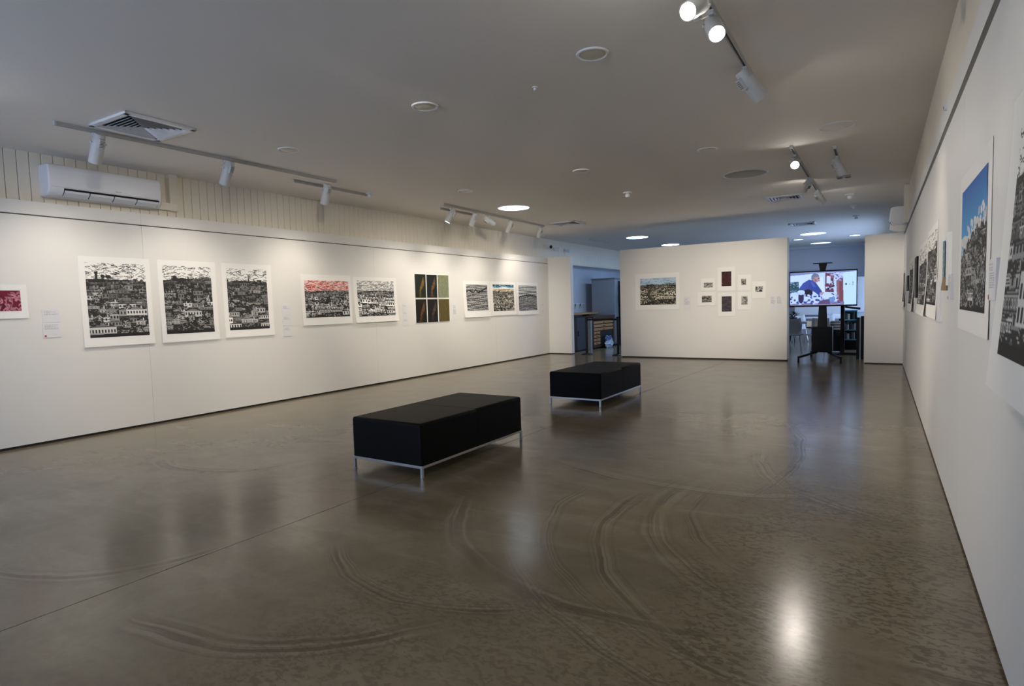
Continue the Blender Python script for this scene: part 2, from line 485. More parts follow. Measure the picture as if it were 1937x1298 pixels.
def town(w, h, seed, sky=.25, tone=1.0, skyc=None, marks=(), nsky=None, wave=.45, dense=1.0, bottom=.95, slope=0.0, bgc=None):
    rr = random.Random(seed)
    im = canvas(w, h)
    if bgc is not None: im[:int(h*sky)+3] = bgc
    sh = h*sky
    sky_strokes(im, rr, -2, sh+2, nsky if nsky is not None else int(w*sh/26), skyc or (lambda r: G(r.uniform(.02, .16))), ln=w*.08)
    ridge = skyline(w, rr, sh, h*.018)
    for x in range(w): im[int(max(0, ridge[x]+slope*(x-w/2))):, x] = G(.028)
    for k in range(int(w*h/38)):
        x = rr.uniform(0, w); y = rr.uniform(sh+3, h*bottom)
        if y > ridge[int(min(w-1, x))]+4:
            a = rr.uniform(-.7, .7); l_ = rr.uniform(1, 4.5); g_ = G(rr.uniform(.08, .42)*tone*(.4+.6*(y-sh)/(h-sh)))
            line(im, x, y, x+l_*math.cos(a), y+l_*math.sin(a), g_)
    for k in range(int(w/5)):
        x = rr.uniform(0, w); y = ridge[int(min(w-1, x))]+slope*(x-w/2)+2
        ell(im, x, y, rr.uniform(1.5, 4), rr.uniform(1.5, 4), G(.028))
    for kind, fx, sz in marks:
        x = fx*w; y = ridge[int(x)]
        if kind == 'tower': rect(im, x-w*.022, y-sz*h, x+w*.022, y+3, G(.03)); rect(im, x-w*.03, y-sz*h, x+w*.03, y-sz*h*.7, G(.03))
        if kind == 'spire': poly(im, [(x-w*.02, y+3), (x-w*.012, y-sz*h*.5), (x, y-sz*h), (x+w*.012, y-sz*h*.5), (x+w*.02, y+3)], G(.03))
        if kind == 'block': rect(im, x-w*.06, y-sz*h, x+w*.06, y+3, G(.03)); rect(im, x-w*.05, y-sz*h*.55, x-w*.03, y, PAPER*.6)
        if kind == 'trees':
            ell(im, x, y-sz*h*.8, w*.035, sz*h*.5, G(.03)); ell(im, x+w*.09, y-sz*h*.7, w*.045, sz*h*.5, G(.03)); rect(im, x-1, y-sz*h*.7, x+1, y+2, G(.03)); rect(im, x+w*.09-1, y-sz*h*.6, x+w*.09+1, y+2, G(.03))
    y = sh+h*.05
    row = 0
    while y < h*bottom:
        rhh = h*(.05+.07*(y-sh)/(h-sh))*rr.uniform(.75, 1.3)
        x = -rr.uniform(0, 6)
        while x < w:
            yy = y+rr.uniform(-1, 1)+wave*math.sin(x/w*6+row)*rhh+slope*(x-w/2)
            t = rr.random()
            bwid = rhh*rr.choice([.7, .9, 1.1, 1.4, 1.9, 2.6])
            tn = tone*(.25+.75*min(1, (y-sh)/(h*.42)))
            if t < .62*dense: house(im, rr, x, yy, bwid, rhh*rr.uniform(.65, 1.35), tn)
            elif t < .9: tree(im, rr, x+bwid/2, yy, rhh*.5, tn)
            else:
                for k in range(4): line(im, x, yy-k*2, x+bwid, yy-k*2+rr.uniform(-1, 1), G(rr.uniform(.1, .45)*tn))
            x += bwid*rr.uniform(.9, 1.15)
        line(im, 0, y+1, w, y+1+rr.uniform(-1.5, 1.5), G(.03), 1)
        y += rhh*rr.uniform(.85, 1.05); row += 1
    rect(im, 0, h*bottom+1, w, h, G(.02))
    return im
def hatch_print(w, h, seed, c0, c1, n=500, ln=10, band=None):
    rr = random.Random(seed); im = canvas(w, h, c0)
    for _ in range(n):
        x, y = rr.uniform(-5, w), rr.uniform(0, h); a = math.sin(x/w*5+seed)*.5+math.sin(y/h*9)*.4
        line(im, x, y, x+ln*math.cos(a), y+ln*math.sin(a)*.7, np.asarray(c1)*rr.uniform(.3, 1.0))
    return im

def sheet_grid(name, m, parent, x_or_y, wall, a0, a1, z0, z1, off, curl, nu, nv, colors=None, Ztop=None, Zbot=None):
    """A grid of nu x nv vertices hung on a wall. wall: 'L','R','C'. curl(t): distance off the wall at t (0 top, 1 bottom)."""
    zt = z1 if Ztop is None else Ztop; zb = z0 if Zbot is None else Zbot
    us = np.linspace(0, 1, nu); vs = np.linspace(0, 1, nv)
    U, V = np.meshgrid(us, vs)                       # V=0 is the top row
    Z = z1+(z0-z1)*V
    T = (zt-Z)/(zt-zb)
    out = np.vectorize(curl)(T)+off if callable(curl) else np.full_like(T, off)
    A = a0+(a1-a0)*U
    if wall == 'L': co = np.stack([x_or_y+out, A, Z], -1)
    elif wall == 'R': co = np.stack([x_or_y-out, A, Z], -1)
    else: co = np.stack([A, x_or_y-out, Z], -1)
    co = co.reshape(-1, 3)
    rl = np.array(root_loc(parent)) if parent is not None else np.zeros(3)
    idx = np.arange(nu*nv).reshape(nv, nu)
    q = np.stack([idx[:-1, :-1], idx[1:, :-1], idx[1:, 1:], idx[:-1, 1:]], -1).reshape(-1, 4)
    me = bpy.data.meshes.new(name)
    me.vertices.add(nu*nv); me.vertices.foreach_set('co', (co-rl).astype(np.float32).ravel())
    me.loops.add(q.size); me.loops.foreach_set('vertex_index', q.ravel().astype(np.int32))
    me.polygons.add(len(q)); me.polygons.foreach_set('loop_start', np.arange(0, q.size, 4, dtype=np.int32))
    me.update(calc_edges=True); me.validate()
    if colors is not None:
        at = me.color_attributes.new('ink', 'FLOAT_COLOR', 'POINT')
        c4 = np.ones((nu*nv, 4), np.float32); c4[:, :3] = colors.reshape(-1, 3)
        at.data.foreach_set('color', c4.ravel())
    me.materials.append(m)
    me.shade_flat()
    o = bpy.data.objects.new(name, me); C.objects.link(o)
    if parent is not None: o.parent = parent
    return o
WX = {'L': L, 'R': R, 'C': D}
def art(label, wall, img_ext, paper_ext, im, curl=.012, group=None, name='linocut_print', paper=True):
    """img_ext / paper_ext: (a0, a1, z0, z1) with a along the wall from the viewer's left to right edge of the sheet."""
    a0, a1, z0, z1 = paper_ext
    mid = (a0+a1)/2
    loc = {'L': (L, mid, z0), 'R': (R, mid, z0), 'C': (mid, D, z0)}[wall]
    t = thing(name, label, 'print', loc, group)
    cf = (lambda tt: .003+curl*max(0, tt)**3) if curl else 0.0
    if paper:
        s = sheet_grid('paper_sheet', M_PAPER, t, WX[wall], wall, a0, a1, z0, z1, .0, cf, 3, 24)
        md = s.modifiers.new('solid', 'SOLIDIFY'); md.thickness = .0012; md.offset = -1 if wall != 'X' else 1
    b0, b1, y0, y1 = img_ext
    hh, ww = im.shape[:2]
    sheet_grid('printed_image', M_PRINT, t, WX[wall], wall, b0, b1, y0, y1, .0022, cf, ww, hh, im, Ztop=z1, Zbot=z0)
    return t

redc = lambda r: np.array([.55, .05, .04]) if r.random() < .8 else G(.03)
# --- left wall, from the camera towards the far end
rr = random.Random(3)
im = canvas(46, 34, (.16, .012, .03))
for k in range(70):
    x, y = rr.uniform(0, 46), rr.uniform(0, 34); a = math.sin(x/9)*1.2+.4
    curve(im, [(x, y), (x+4*math.cos(a), y+4*math.sin(a)), (x+7*math.cos(a+.6), y+7*math.sin(a+.6))], np.array([.55, .22, .28])*rr.uniform(.5, 1.2), 2)
for k in range(7): ell(im, rr.uniform(4, 40), rr.uniform(4, 30), 4, 2, (.10, .006, .015), rr.uniform(0, 3))
art('small crimson abstract print on a white sheet beside the double wall label', 'L', (2.30, 2.58, 1.49, 1.71), (2.22, 2.64, 1.41, 1.775), im, .012, name='relief_print')
art('tall black and white townscape print with a water tower on its skyline', 'L', (3.21, 3.875, 1.155, 2.045), (3.145, 3.935, 1.045, 2.12),
    town(120, 160, 11, .23, 1.3, marks=[('tower', .17, .10), ('trees', .27, .05)]), .02, 'tall townscape prints')
art('tall black and white townscape print with a long house row climbing its dark hill', 'L', (4.09, 4.74, 1.15, 2.045), (4.03, 4.81, 1.04, 2.12),
    town(116, 160, 23, .19, 1.3, marks=[('spire', .5, .05), ('block', .22, .03)], slope=-.06), .02, 'tall townscape prints')
art('tall black and white townscape print with thin church spires on its skyline', 'L', (4.97, 5.615, 1.155, 2.04), (4.90, 5.70, 1.05, 2.115),
    town(112, 158, 37, .21, 1.35, marks=[('spire', .53, .11), ('spire', .46, .05), ('spire', .66, .06), ('block', .8, .03)]), .018, 'tall townscape prints')
im = town(116, 88, 41, .29, 1.9, skyc=redc, nsky=190, bgc=(.80, .56, .52), bottom=.97)
art('wide townscape print under a red streaked sky', 'L', (6.30, 7.23, 1.29, 1.90), (6.235, 7.285, 1.165, 2.0), im, .02)
im = town(100, 90, 53, .30, 2.4, skyc=lambda r: G(r.uniform(.15, .4)), nsky=300, wave=.3, dense=1.2, bottom=.98)
art('black and white rooftop print with grey streaked sky and thick white lower margin', 'L', (7.43, 8.36, 1.275, 1.92), (7.345, 8.44, 1.165, 1.985), im, .05)
def feather(bgc, fc, seed):
    rr = random.Random(seed); im = canvas(34, 50, bgc)
    for k in range(120):
        x, y = rr.uniform(0, 34), rr.uniform(0, 50); line(im, x, y, x+3, y+rr.uniform(-3, 3), np.array(bgc)*rr.uniform(.5, 1.7))
    for k in range(14):
        f = k/13; ell(im, 25-9*f+2*math.sin(f*5), 8+30*f, .8+3.6*math.sin(math.pi*min(1, f*1.05)), 2.4, np.array(fc)*rr.uniform(.6, 1.2), .4)
    for k in range(8): line(im, 16+rr.uniform(-2, 3), 36, 14+rr.uniform(-4, 6), 47, np.array(fc)*rr.uniform(.3, .8))
    return im
def plain(c0, c1, seed):
    rr = random.Random(seed); im = canvas(34, 50, c0)
    for k in range(160):
        x, y = rr.uniform(0, 34), rr.uniform(0, 50); f = rr.random()
        line(im, x, y, x+rr.uniform(-2, 2), y+rr.uniform(2, 6), np.array(c0)*(1-f)+np.array(c1)*f)
    return im
gy = [(8.965, 9.295), (9.325, 9.655), (9.685, 10.045)]
six = [('dark green-black panel with an ochre feather form, upper row of the six', gy[0], 1, feather((.012, .016, .011), (.20, .12, .03), 1)),
       ('black panel with a copper feather form, upper row beside the sage panel', gy[1], 1, feather((.010, .014, .014), (.17, .085, .04), 2)),
       ('pale sage green panel with a misty grey centre, upper row of the six', gy[2], 1, plain((.20, .22, .11), (.26, .29, .27), 3)),
       ('brown-black panel with a rust feather form, lower row of the six', gy[0], 0, feather((.014, .010, .007), (.15, .07, .035), 4)),
       ('black panel with a faint grey-brown feather form, lower row of the six', gy[1], 0, feather((.012, .011, .010), (.085, .055, .04), 5)),
       ('olive and brown mottled panel, lower row of the six', gy[2], 0, plain((.11, .075, .025), (.10, .12, .03), 6))]
for lab, (a, b_), row, im in six:
    z0, z1 = (1.605, 2.08) if row else (1.10, 1.575)
    t = thing('print_panel', lab, 'print', (L, (a+b_)/2, z0), 'six dark panels hung as a block')
    boxes('backing_board', M_PAPER, t, [(L, L+.014, a-.004, b_+.004, z0-.004, z1+.004)])
    sheet_grid('printed_image', M_PRINT, t, L, 'L', a, b_, z0, z1, .0155, 0, 34, 50, im)
def waves(w, h, seed, n=26, amp=.06, base=(.62, .61, .60), zig=None):
    rr = random.Random(seed); im = canvas(w, h, base)
    for k in range(n):
        y0 = h*(k+.5)/n; ph = rr.uniform(0, 6.3); fr = rr.uniform(3, 8)
        p = [(x, y0+h*amp*math.sin(x/w*fr+ph)+h*.012*math.sin(x*.9+ph)) for x in range(0, w+1, 2)]
        curve(im, p, G(rr.uniform(.02, .08)), rr.choice([1, 1, 2]))
    for k in range(int(w*h/60)):
        x, y = rr.uniform(0, w), rr.uniform(0, h)
        line(im, x, y, x+rr.uniform(-3, 3), y+rr.uniform(-2, 2), G(rr.choice([.03, .05, .5, .7])))
    if zig: curve(im, [(0, h*.25), (w*.12, h*.2), (w*.33, h*.28), (w*.42, h*.17), (w*.55, h*.28), (w*.75, h*.2), (w, h*.08)], G(.015), max(2, int(h*.05)))
    return im
art('black and white wave print with a bold black zigzag line across it', 'L', (10.69, 11.53, 1.30, 1.90), (10.575, 11.62, 1.15, 1.985), waves(84, 80, 61, 34, .03, base=(.42, .42, .41), zig=True), .045, 'three prints at the end of the long wall')
im = canvas(84, 84)
im[14:] = town(84, 70, 71, .12, 1.5, bgc=(.7, .62, .5), wave=.2, bottom=.99)*np.array([1, .94, .82])
rr = random.Random(8)
for x in range(84):
    f = 6+2*math.sin(x/9)
    im[:int(f), x] = (.02, .05, .09); im[int(f):int(f)+4, x] = (.16, .42, .52)
    im[int(f)+4:14, x] = PAPER
for k in range(40):
    x = rr.uniform(0, 80); y = rr.uniform(0, 9); line(im, x, y, x+6, y+rr.uniform(-1, 1), rr.choice([np.array([.05, .28, .42]), np.array([.4, .7, .8]), G(.03)]))
art('print with a dark turquoise band above cream and black wave rows', 'L', (11.765, 12.72, 1.27, 1.915), (11.655, 12.81, 1.16, 1.985), im, .02, 'three prints at the end of the long wall')
im = waves(80, 80, 81, 16, .02, (.55, .55, .54))
blk = waves(80, 80, 82, 20, .05, (.26, .26, .26))
for x in range(80):
    y = int(80*(.47-.10*math.sin(x/80*2.6+.2)+.01*math.sin(x*.7))); im[y:, x] = blk[y:, x]; im[y:y+4, x] = G(.02)
art('print of a dark rounded hill beneath a grey streaked sky', 'L', (12.95, 13.89, 1.25, 1.91), (12.86, 13.97, 1.14, 1.985), im, .02, 'three prints at the end of the long wall')

# --- centre wall
im = town(100, 76, 91, .26, 2.1, skyc=lambda r: np.array([.12, .30, .52])*r.uniform(.7, 1.5), nsky=70, bgc=(.50, .62, .72), marks=[('spire', .82, .07), ('block', .32, .02)], wave=.5, dense=.8, bottom=.98)
im[23:] *= np.array([1.0, .92, .76])
curve(im, [(20, 24), (27, 34), (19, 44), (26, 54), (42, 66), (56, 75)], G(.025), 5)
for q in range(4): curve(im, [(24+q, 24), (30+q, 34), (22+q, 44), (30+q, 56), (46+q, 68), (60+q, 75)], np.array([.09, .075, .05]), 3)
art('wide town print with a pale blue sky on the freestanding wall', 'C', (-5.05, -4.16, 1.315, 1.965), (-5.18, -4.07, 1.19, 2.08), im, .015)
SMALL = 'small prints clustered on the freestanding wall'
art('small grey sketch print in landscape shape beside the dark red print', 'C', (-3.50, -3.30, 1.685, 1.80), (-3.57, -3.25, 1.61, 1.90), hatch_print(24, 15, 2, (.5, .48, .44), (.15, .15, .15), 60, 5), .01, SMALL)
im = hatch_print(26, 38, 5, (.045, .011, .012), (.12, .05, .05), 160, 5)
for k in range(26): ell(im, 13, 20, 9-k*.3, 14-k*.5, np.array([.065, .018, .018])*(1 if k % 4 < 2 else .5))
rect(im, 0, 0, 26, 3, G(.02)); rect(im, 0, 36, 26, 38, G(.02))
art('dark red portrait-shaped print at the top of the small print cluster', 'C', (-3.10, -2.885, 1.70, 2.035), (-3.19, -2.80, 1.585, 2.14), im, .01, SMALL)
im = hatch_print(14, 18, 7, (.45, .42, .38), (.1, .1, .1), 40, 4); ell(im, 7, 10, 4, 5, G(.04)); ell(im, 8, 9, 1.5, 2, PAPER*.6)
art('tiny print with one black circular form, beside the dark red print', 'C', (-2.67, -2.565, 1.71, 1.85), (-2.745, -2.46, 1.585, 1.945), im, .01, SMALL)
im = hatch_print(20, 15, 9, (.6, .57, .52), (.1, .1, .1), 40, 4); rect(im, 10, 9, 18, 14, G(.03)); rect(im, 1, 2, 6, 9, G(.1))
art('small patchy black and white print, outermost of the cluster, next to the pale wall notes', 'C', (-2.37, -2.215, 1.545, 1.665), (-2.44, -2.15, 1.40, 1.78), im, .01, SMALL)
im = hatch_print(26, 18, 12, (.40, .37, .31), (.06, .06, .06), 80, 6); rect(im, 0, 14, 26, 18, G(.05))
for k in range(7): rect(im, 1+k*4, 12, 3+k*4, 16, (.3, .27, .22))
art('small sepia landscape print, lower corner of the cluster next to the grey-violet print', 'C', (-3.55, -3.325, 1.34, 1.495), (-3.645, -3.24, 1.26, 1.58), im, .012, SMALL)
im = hatch_print(26, 40, 15, (.045, .032, .042), (.11, .085, .105), 190, 6); rect(im, 0, 37, 26, 40, G(.02)); rect(im, 0, 0, 26, 2, G(.02))
art('dark grey-violet portrait-shaped print directly under the dark red print', 'C', (-3.10, -2.88, 1.115, 1.465), (-3.185, -2.80, 1.01, 1.56), im, .012, SMALL)
im = canvas(18, 24, (.5, .48, .43)); ell(im, 10, 11, 7, 9, G(.03)); ell(im, 7, 15, 3, 6, (.42, .40, .36), .4)
for k in range(20): line(im, rr.uniform(2, 16), rr.uniform(1, 20), rr.uniform(2, 16), rr.uniform(1, 20), G(rr.choice([.03, .4])))
rect(im, 0, 21, 18, 24, G(.12))
art('small print of a bowed black head-like shape, lower row of the cluster', 'C', (-2.67, -2.535, 1.27, 1.46), (-2.745, -2.455, 1.15, 1.555), im, .012, SMALL)

# --- right wall (a runs from far to near so that the image reads left to right)
im = town(100, 132, 101, .36, 1.5, nsky=0, bgc=(.03, .16, .45), bottom=.96, wave=.8, dense=.55)
hh, ww = 132, 100
rr = random.Random(5)
bgim = canvas(ww, hh)
for y in range(hh):
    f = y/(hh*.5); bgim[y] = np.array([.03, .13, .45])*(1-min(1, f))+np.array([.12, .42, .72])*min(1, f)
for k in range(70):
    x = rr.uniform(30, 100); y = hh*(.44-.22*(x/100)**.7)+rr.uniform(-2, 26)
    ell(bgim, x, y, rr.uniform(2, 5), rr.uniform(1.5, 4), PAPER*rr.uniform(.7, .95), rr.uniform(0, 3))
for k in range(120):
    x = rr.uniform(0, 55); y = hh*.50+rr.uniform(-14, 8); ell(bgim, x, y, 3, 2, PAPER*rr.uniform(.7, .9))
for x in range(ww):
    y = int(hh*(.56-.18*math.sin(min(1, x/ww*1.25)*1.6)+.02*math.sin(x*.35)+.012*math.sin(x*.9)))
    bgim[y:, x] = im[y:, x]
    bgim[y:y+3, x] = G(.02)
for k in range(500):
    x = rr.uniform(0, ww); y = rr.uniform(hh*.5, hh*.92); line(bgim, x, y, x+rr.uniform(-1, 1), y+rr.uniform(1, 5), G(rr.choice([.02, .03, .3, .5])))
art('tall mountain print with a vivid blue sky and white clouds', 'R', (4.225, 3.30, 1.305, 1.96), (4.32, 3.19, 1.195, 2.05), bgim, .004)
# the nearest sheet curls away from the wall at its lower edge
im = town(96, 130, 111, .25, 1.5, bottom=.93, wave=.3)
rect(im, 34, 84, 72, 112, PAPER*.85)
for k in range(5): rect(im, 36+k*7, 90, 40+k*7, 98, G(.03))
for k in range(5): rect(im, 36+k*7, 102, 40+k*7, 110, G(.03))
t = thing('linocut_print', 'nearest townscape sheet, curling off the wall and cut by the frame edge', 'print', (R, 2.2, 1.06))
cf = lambda tt: .003+.062*max(0, tt)**1.3
s = sheet_grid('paper_sheet', M_PAPER, t, R, 'R', 2.73, 1.72, 1.062, 2.06, 0, cf, 3, 30)
md = s.modifiers.new('solid', 'SOLIDIFY'); md.thickness = .0012; md.offset = -1
sheet_grid('printed_image', M_PRINT, t, R, 'R', 2.555, 1.87, 1.19, 1.95, .0022, cf, 96, 130, im, Ztop=2.06, Zbot=1.062)
# pair of tall prints farther along
TW = 'paired prints on the side wall'
art('tall mountain town print of the side-wall pair, nearer the far column', 'R', (8.40, 7.16, 1.285, 1.90), (8.44, 7.08, 1.175, 1.95), town(80, 100, 121, .30, 1.6, wave=.8, dense=.7, bottom=.97), .035, TW)
art('tall mountain town print of the side-wall pair, beside the folded paper piece', 'R', (7.02, 5.94, 1.30, 1.935), (7.06, 5.87, 1.185, 1.99), town(80, 100, 131, .24, 1.7, wave=.9, dense=.7, bottom=.97), .012, TW)
t = thing('info_panel', 'thin white panel standing off the wall just past the paired prints', 'sign', (R, 5.6, 1.18))
boxes('panel_board', M_CARD, t, [(R-.012, R, 5.50, 5.80, 1.18, 1.51)])
im = hatch_print(20, 40, 33, (.10, .22, .27), (.5, .6, .6), 60, 4)
t = thing('folded_paper_work', 'narrow folded paper piece with teal and straw sides on the side wall', 'print', (R, 5.0, 1.46))
quick('folded_sheet', M_PAPER, t, lambda bm: prism(bm, [(R, 5.16), (R-.02, 5.05), (R-.006, 4.98), (R-.026, 4.86), (R, 4.80)], 'z', 1.45, 1.80), 0)
sheet_grid('printed_image', M_PRINT, t, R, 'R', 5.16, 5.02, 1.50, 1.76, .023, 0, 20, 40, im)
quick('straw_tassel', mat('straw', (.34, .24, .13), .8), t, lambda bm: tube(bm, (R-.02, 4.92, 1.50), (R-.02, 4.93, 1.42), .02, .028, 10))
art('tall dark print with pale sky, third sheet from the far column on the side wall', 'R', (11.05, 10.0, 1.26, 1.86), (11.2, 9.83, 1.15, 1.92), town(60, 80, 141, .18, .9, bottom=.97), .03)
t = thing('framed_print', 'narrow black box-framed picture standing proud of the side wall', 'picture', (R, 8.95, 1.35))
boxes('frame', M_BPLASTIC, t, [(R-.02, R, 8.73, 9.21, 1.35, 1.86)], .003)
sheet_grid('printed_image', M_PRINT, t, R, 'R', 9.18, 8.76, 1.38, 1.83, .0215, 0, 24, 24, hatch_print(24, 24, 51, (.05, .045, .04), (.2, .18, .15), 60, 5))
t = thing('framed_print', 'dark framed print closest to the far column on the side wall', 'picture', (R, 13.7, 1.26))
art('dark town print with white lower margin closest to the far column', 'R', (14.0-.1, 13.1, 1.26, 1.86), (13.93, 13.0, 1.15, 1.90), town(60, 70, 151, .12, .8, bottom=.97), .03)
bpy.data.objects.remove(t)
t = thing('framed_print', 'small dark framed picture between two white-margined sheets on the side wall', 'picture', (R, 11.7, 1.45))
boxes('frame', M_BPLASTIC, t, [(R-.018, R, 11.42, 12.0, 1.45, 1.70)], .003)
sheet_grid('printed_image', M_PRINT, t, R, 'R', 11.96, 11.46, 1.48, 1.67, .0195, 0, 30, 16, hatch_print(30, 16, 52, (.06, .06, .07), (.25, .25, .26), 60, 5))

# --- wall labels
def label_card(lab, wall, a0, a1, z0, z1, th=.006, lines=8, dot=None, group='wall labels', seed=0):
    mid = (a0+a1)/2
    loc = {'L': (L, mid, z0), 'R': (R, mid, z0), 'C': (mid, D, z0)}[wall]
    t = thing('wall_label', lab, 'label', loc, group)
    lo, hi = min(a0, a1), max(a0, a1)
    b = {'L': (L, L+th, lo, hi, z0, z1), 'R': (R-th, R, lo, hi, z0, z1), 'C': (lo, hi, D-th, D, z0, z1)}[wall]
    boxes('card', M_CARD, t, [b], .001)
    rr = random.Random(seed); nw, nh = 24, 36
    im = canvas(nw, nh, (.74, .74, .76))
    y = 4; k = 0
    while y < nh-5 and k < lines:
        x = 3
        e = rr.uniform(.45, .9)*nw if k < 3 else rr.uniform(.75, .92)*nw
        while x < e:
            wl_ = rr.randint(1, 4); rect(im, x, y, min(x+wl_, e), y+1, G(rr.uniform(.32, .48))); x += wl_+1
        y += 3 if k in (0, 2) else 2; k += 1
    sheet_grid('printed_text', M_PRINT, t, WX[wall], wall, a0+(a1-a0)*.02, a1-(a1-a0)*.02, z0+.002, z1-.002, th+.0006, 0, nw, nh, im)
    if dot:
        ca, cz = a0+(a1-a0)*dot[0], z0+(z1-z0)*dot[1]
        bm = bmesh.new()
        n = {'L': Vector((1, 0, 0)), 'R': Vector((-1, 0, 0)), 'C': Vector((0, -1, 0))}[wall]
        p = {'L': Vector((L, ca, cz)), 'R': Vector((R, ca, cz)), 'C': Vector((ca, D, cz))}[wall]+n*(th+.0006)
        tube(bm, p, p+n*.001, .011, .011, 16)
        obj('red_dot_sticker', bm, M_RED, t)
    return t
label_card('upper card of the double wall label next to the crimson print', 'L', 2.76, 2.925, 1.355, 1.50, .005, 5, seed=1)
label_card('lower card with a red dot in the double wall label beside the crimson print', 'L', 2.755, 2.92, 1.185, 1.345, .007, 5, (.14, .12), seed=2)
for k in range(3):
    label_card(['top card of the tall label column past the church spire print', 'middle card of the tall label column past the church spire print', 'bottom card of the tall label column past the church spire print'][k],
               'L', 5.86, 6.02, 1.35-.17*k, 1.505-.17*k, .006, 4, seed=3+k)
for k in range(3):
    label_card(['top card of the label column beside the six dark panels and rooftop print', 'middle card of the label column beside the six dark panels and rooftop print', 'bottom card of the label column beside the six dark panels and rooftop print'][k],
               'L', 8.59, 8.73, 1.35-.145*k, 1.485-.145*k, .006, 4, seed=8+k)
label_card('single card between the olive panel and the zigzag print', 'L', 10.17, 10.31, 1.12, 1.47, .006, 9, seed=12)
label_card('faint upper card by the corner after the dark hill print', 'L', 14.16, 14.28, 1.30, 1.42, .004, 4, seed=13)
label_card('faint lower card by the corner after the dark hill print', 'L', 14.16, 14.28, 1.13, 1.24, .004, 4, seed=14)
label_card('narrow card between the blue sky town print and the print cluster', 'C', -3.98, -3.82, 1.16, 1.49, .006, 8, seed=15)
label_card('pale notice card near the free edge of the centre wall', 'C', -2.06, -1.95, 1.15, 1.45, .004, 8, seed=16)
label_card('second pale notice card at the very edge of the centre wall', 'C', -1.935, -1.82, 1.15, 1.45, .004, 8, seed=17)
label_card('thick white label with a red dot beside the vivid blue mountain print', 'R', 3.085, 2.905, 1.365, 1.53, .02, 10, (.06, .08), seed=18)
label_card('thick white label under the folded paper piece', 'R', 4.86, 4.66, 1.36, 1.52, .014, 7, (.06, .05), seed=19)
label_card('small label between the black box frame and the dark pale-sky print', 'R', 9.62, 9.45, 1.33, 1.50, .01, 7, seed=20)

# ------------------------------------------------------------------ benches
def bench(label, x0, x1, y0, y1, yaw):
    t = thing('leather_bench', label, 'bench', ((x0+x1)/2, (y0+y1)/2, 0), 'black leather benches')
    ym = (y0+y1)/2
    zb, zt = .105, .455
    for a, b_ in ((y0, ym), (ym, y1)):
        bm = bmesh.new()
        vs = bx(bm, x0, x1, a+.0008, b_-.0008, zb, zt)
        # soften only the outer edges strongly, the seam edges lightly
        e_out = [e for e in bm.edges if not all(abs(v.co.y-ym) < .01 for v in e.verts) and not all(abs(v.co.z-zb) < 1e-4 for v in e.verts)]
        bmesh.ops.bevel(bm, geom=e_out, offset=.024, segments=4, profile=.5, affect='EDGES')
        e_in = [e for e in bm.edges if all(abs(v.co.y-ym) < .002 for v in e.verts) and all(v.co.z > zb+.01 for v in e.verts)]
        bmesh.ops.bevel(bm, geom=e_in, offset=.006, segments=2, profile=.5, affect='EDGES')
        cu = obj('leather_cushion', bm, M_LEATHER, t, smooth=True)
        for p in cu.data.polygons:
            if p.area > .02: p.use_smooth = False
    bm = bmesh.new()
    f = .022
    bx(bm, x0, x1, y0, y0+f, zb-.022, zb); bx(bm, x0, x1, y1-f, y1, zb-.022, zb)
    bx(bm, x0, x0+f, y0+f, y1-f, zb-.022, zb); bx(bm, x1-f, x1, y0+f, y1-f, zb-.022, zb)
    obj('chrome_frame', bm, M_CHROME, t, .001)
    boxes('base_board', M_BPLASTIC, t, [(x0+f, x1-f, y0+f, y1-f, zb-.012, zb)])
    for xx in (x0, x1-f):
        for yy in (y0, y1-f):
            boxes('leg', M_CHROME, t, [(xx, xx+f, yy, yy+f, 0, zb-.022)], .001)
    t.rotation_euler = (0, 0, yaw)
    return t
bench('black leather bench on slim chrome legs, the nearer one with a seam across its seat', -3.955, -3.145, 3.59, 5.15, math.radians(-.6))
bench('black leather bench on slim chrome legs, the farther one before the freestanding wall', -3.93, -3.15, 7.22, 8.76, math.radians(-.6))

# ------------------------------------------------------------------ ceiling fittings
TR = 'ceiling light tracks'
def track(label, x0, y0, x1, y1, z=H):
    t = thing('light_track', label, 'track', ((x0+x1)/2, (y0+y1)/2, z), TR)
    d = Vector((x1-x0, y1-y0, 0)); ln = d.length; ang = math.atan2(d.y, d.x)
    rot = Matrix.Rotation(ang, 3, 'Z')
    c = Vector(((x0+x1)/2, (y0+y1)/2, 0))
    bm = bmesh.new()
    for s in (-1, 1): box(bm, c+rot @ Vector((0, s*.013, 0))+Vector((0, 0, z-.018)), (ln, .008, .036), rot)
    box(bm, c+Vector((0, 0, z-.004)), (ln, .02, .008), rot)
    obj('rail', bm, M_TRACK, t)
    bm = bmesh.new(); box(bm, c+Vector((0, 0, z-.014)), (ln-.004, .018, .01), rot)
    obj('conductor_slot', bm, M_GRILLE, t)
    for s in (-1, 1):
        bm = bmesh.new(); box(bm, c+rot @ Vector((s*(ln/2+.008), 0, 0))+Vector((0, 0, z-.018)), (.016, .038, .038), rot)
        obj('end_cap', bm, M_WMETAL, t)
    return t
HEADS = 'adjustable track spotlights'
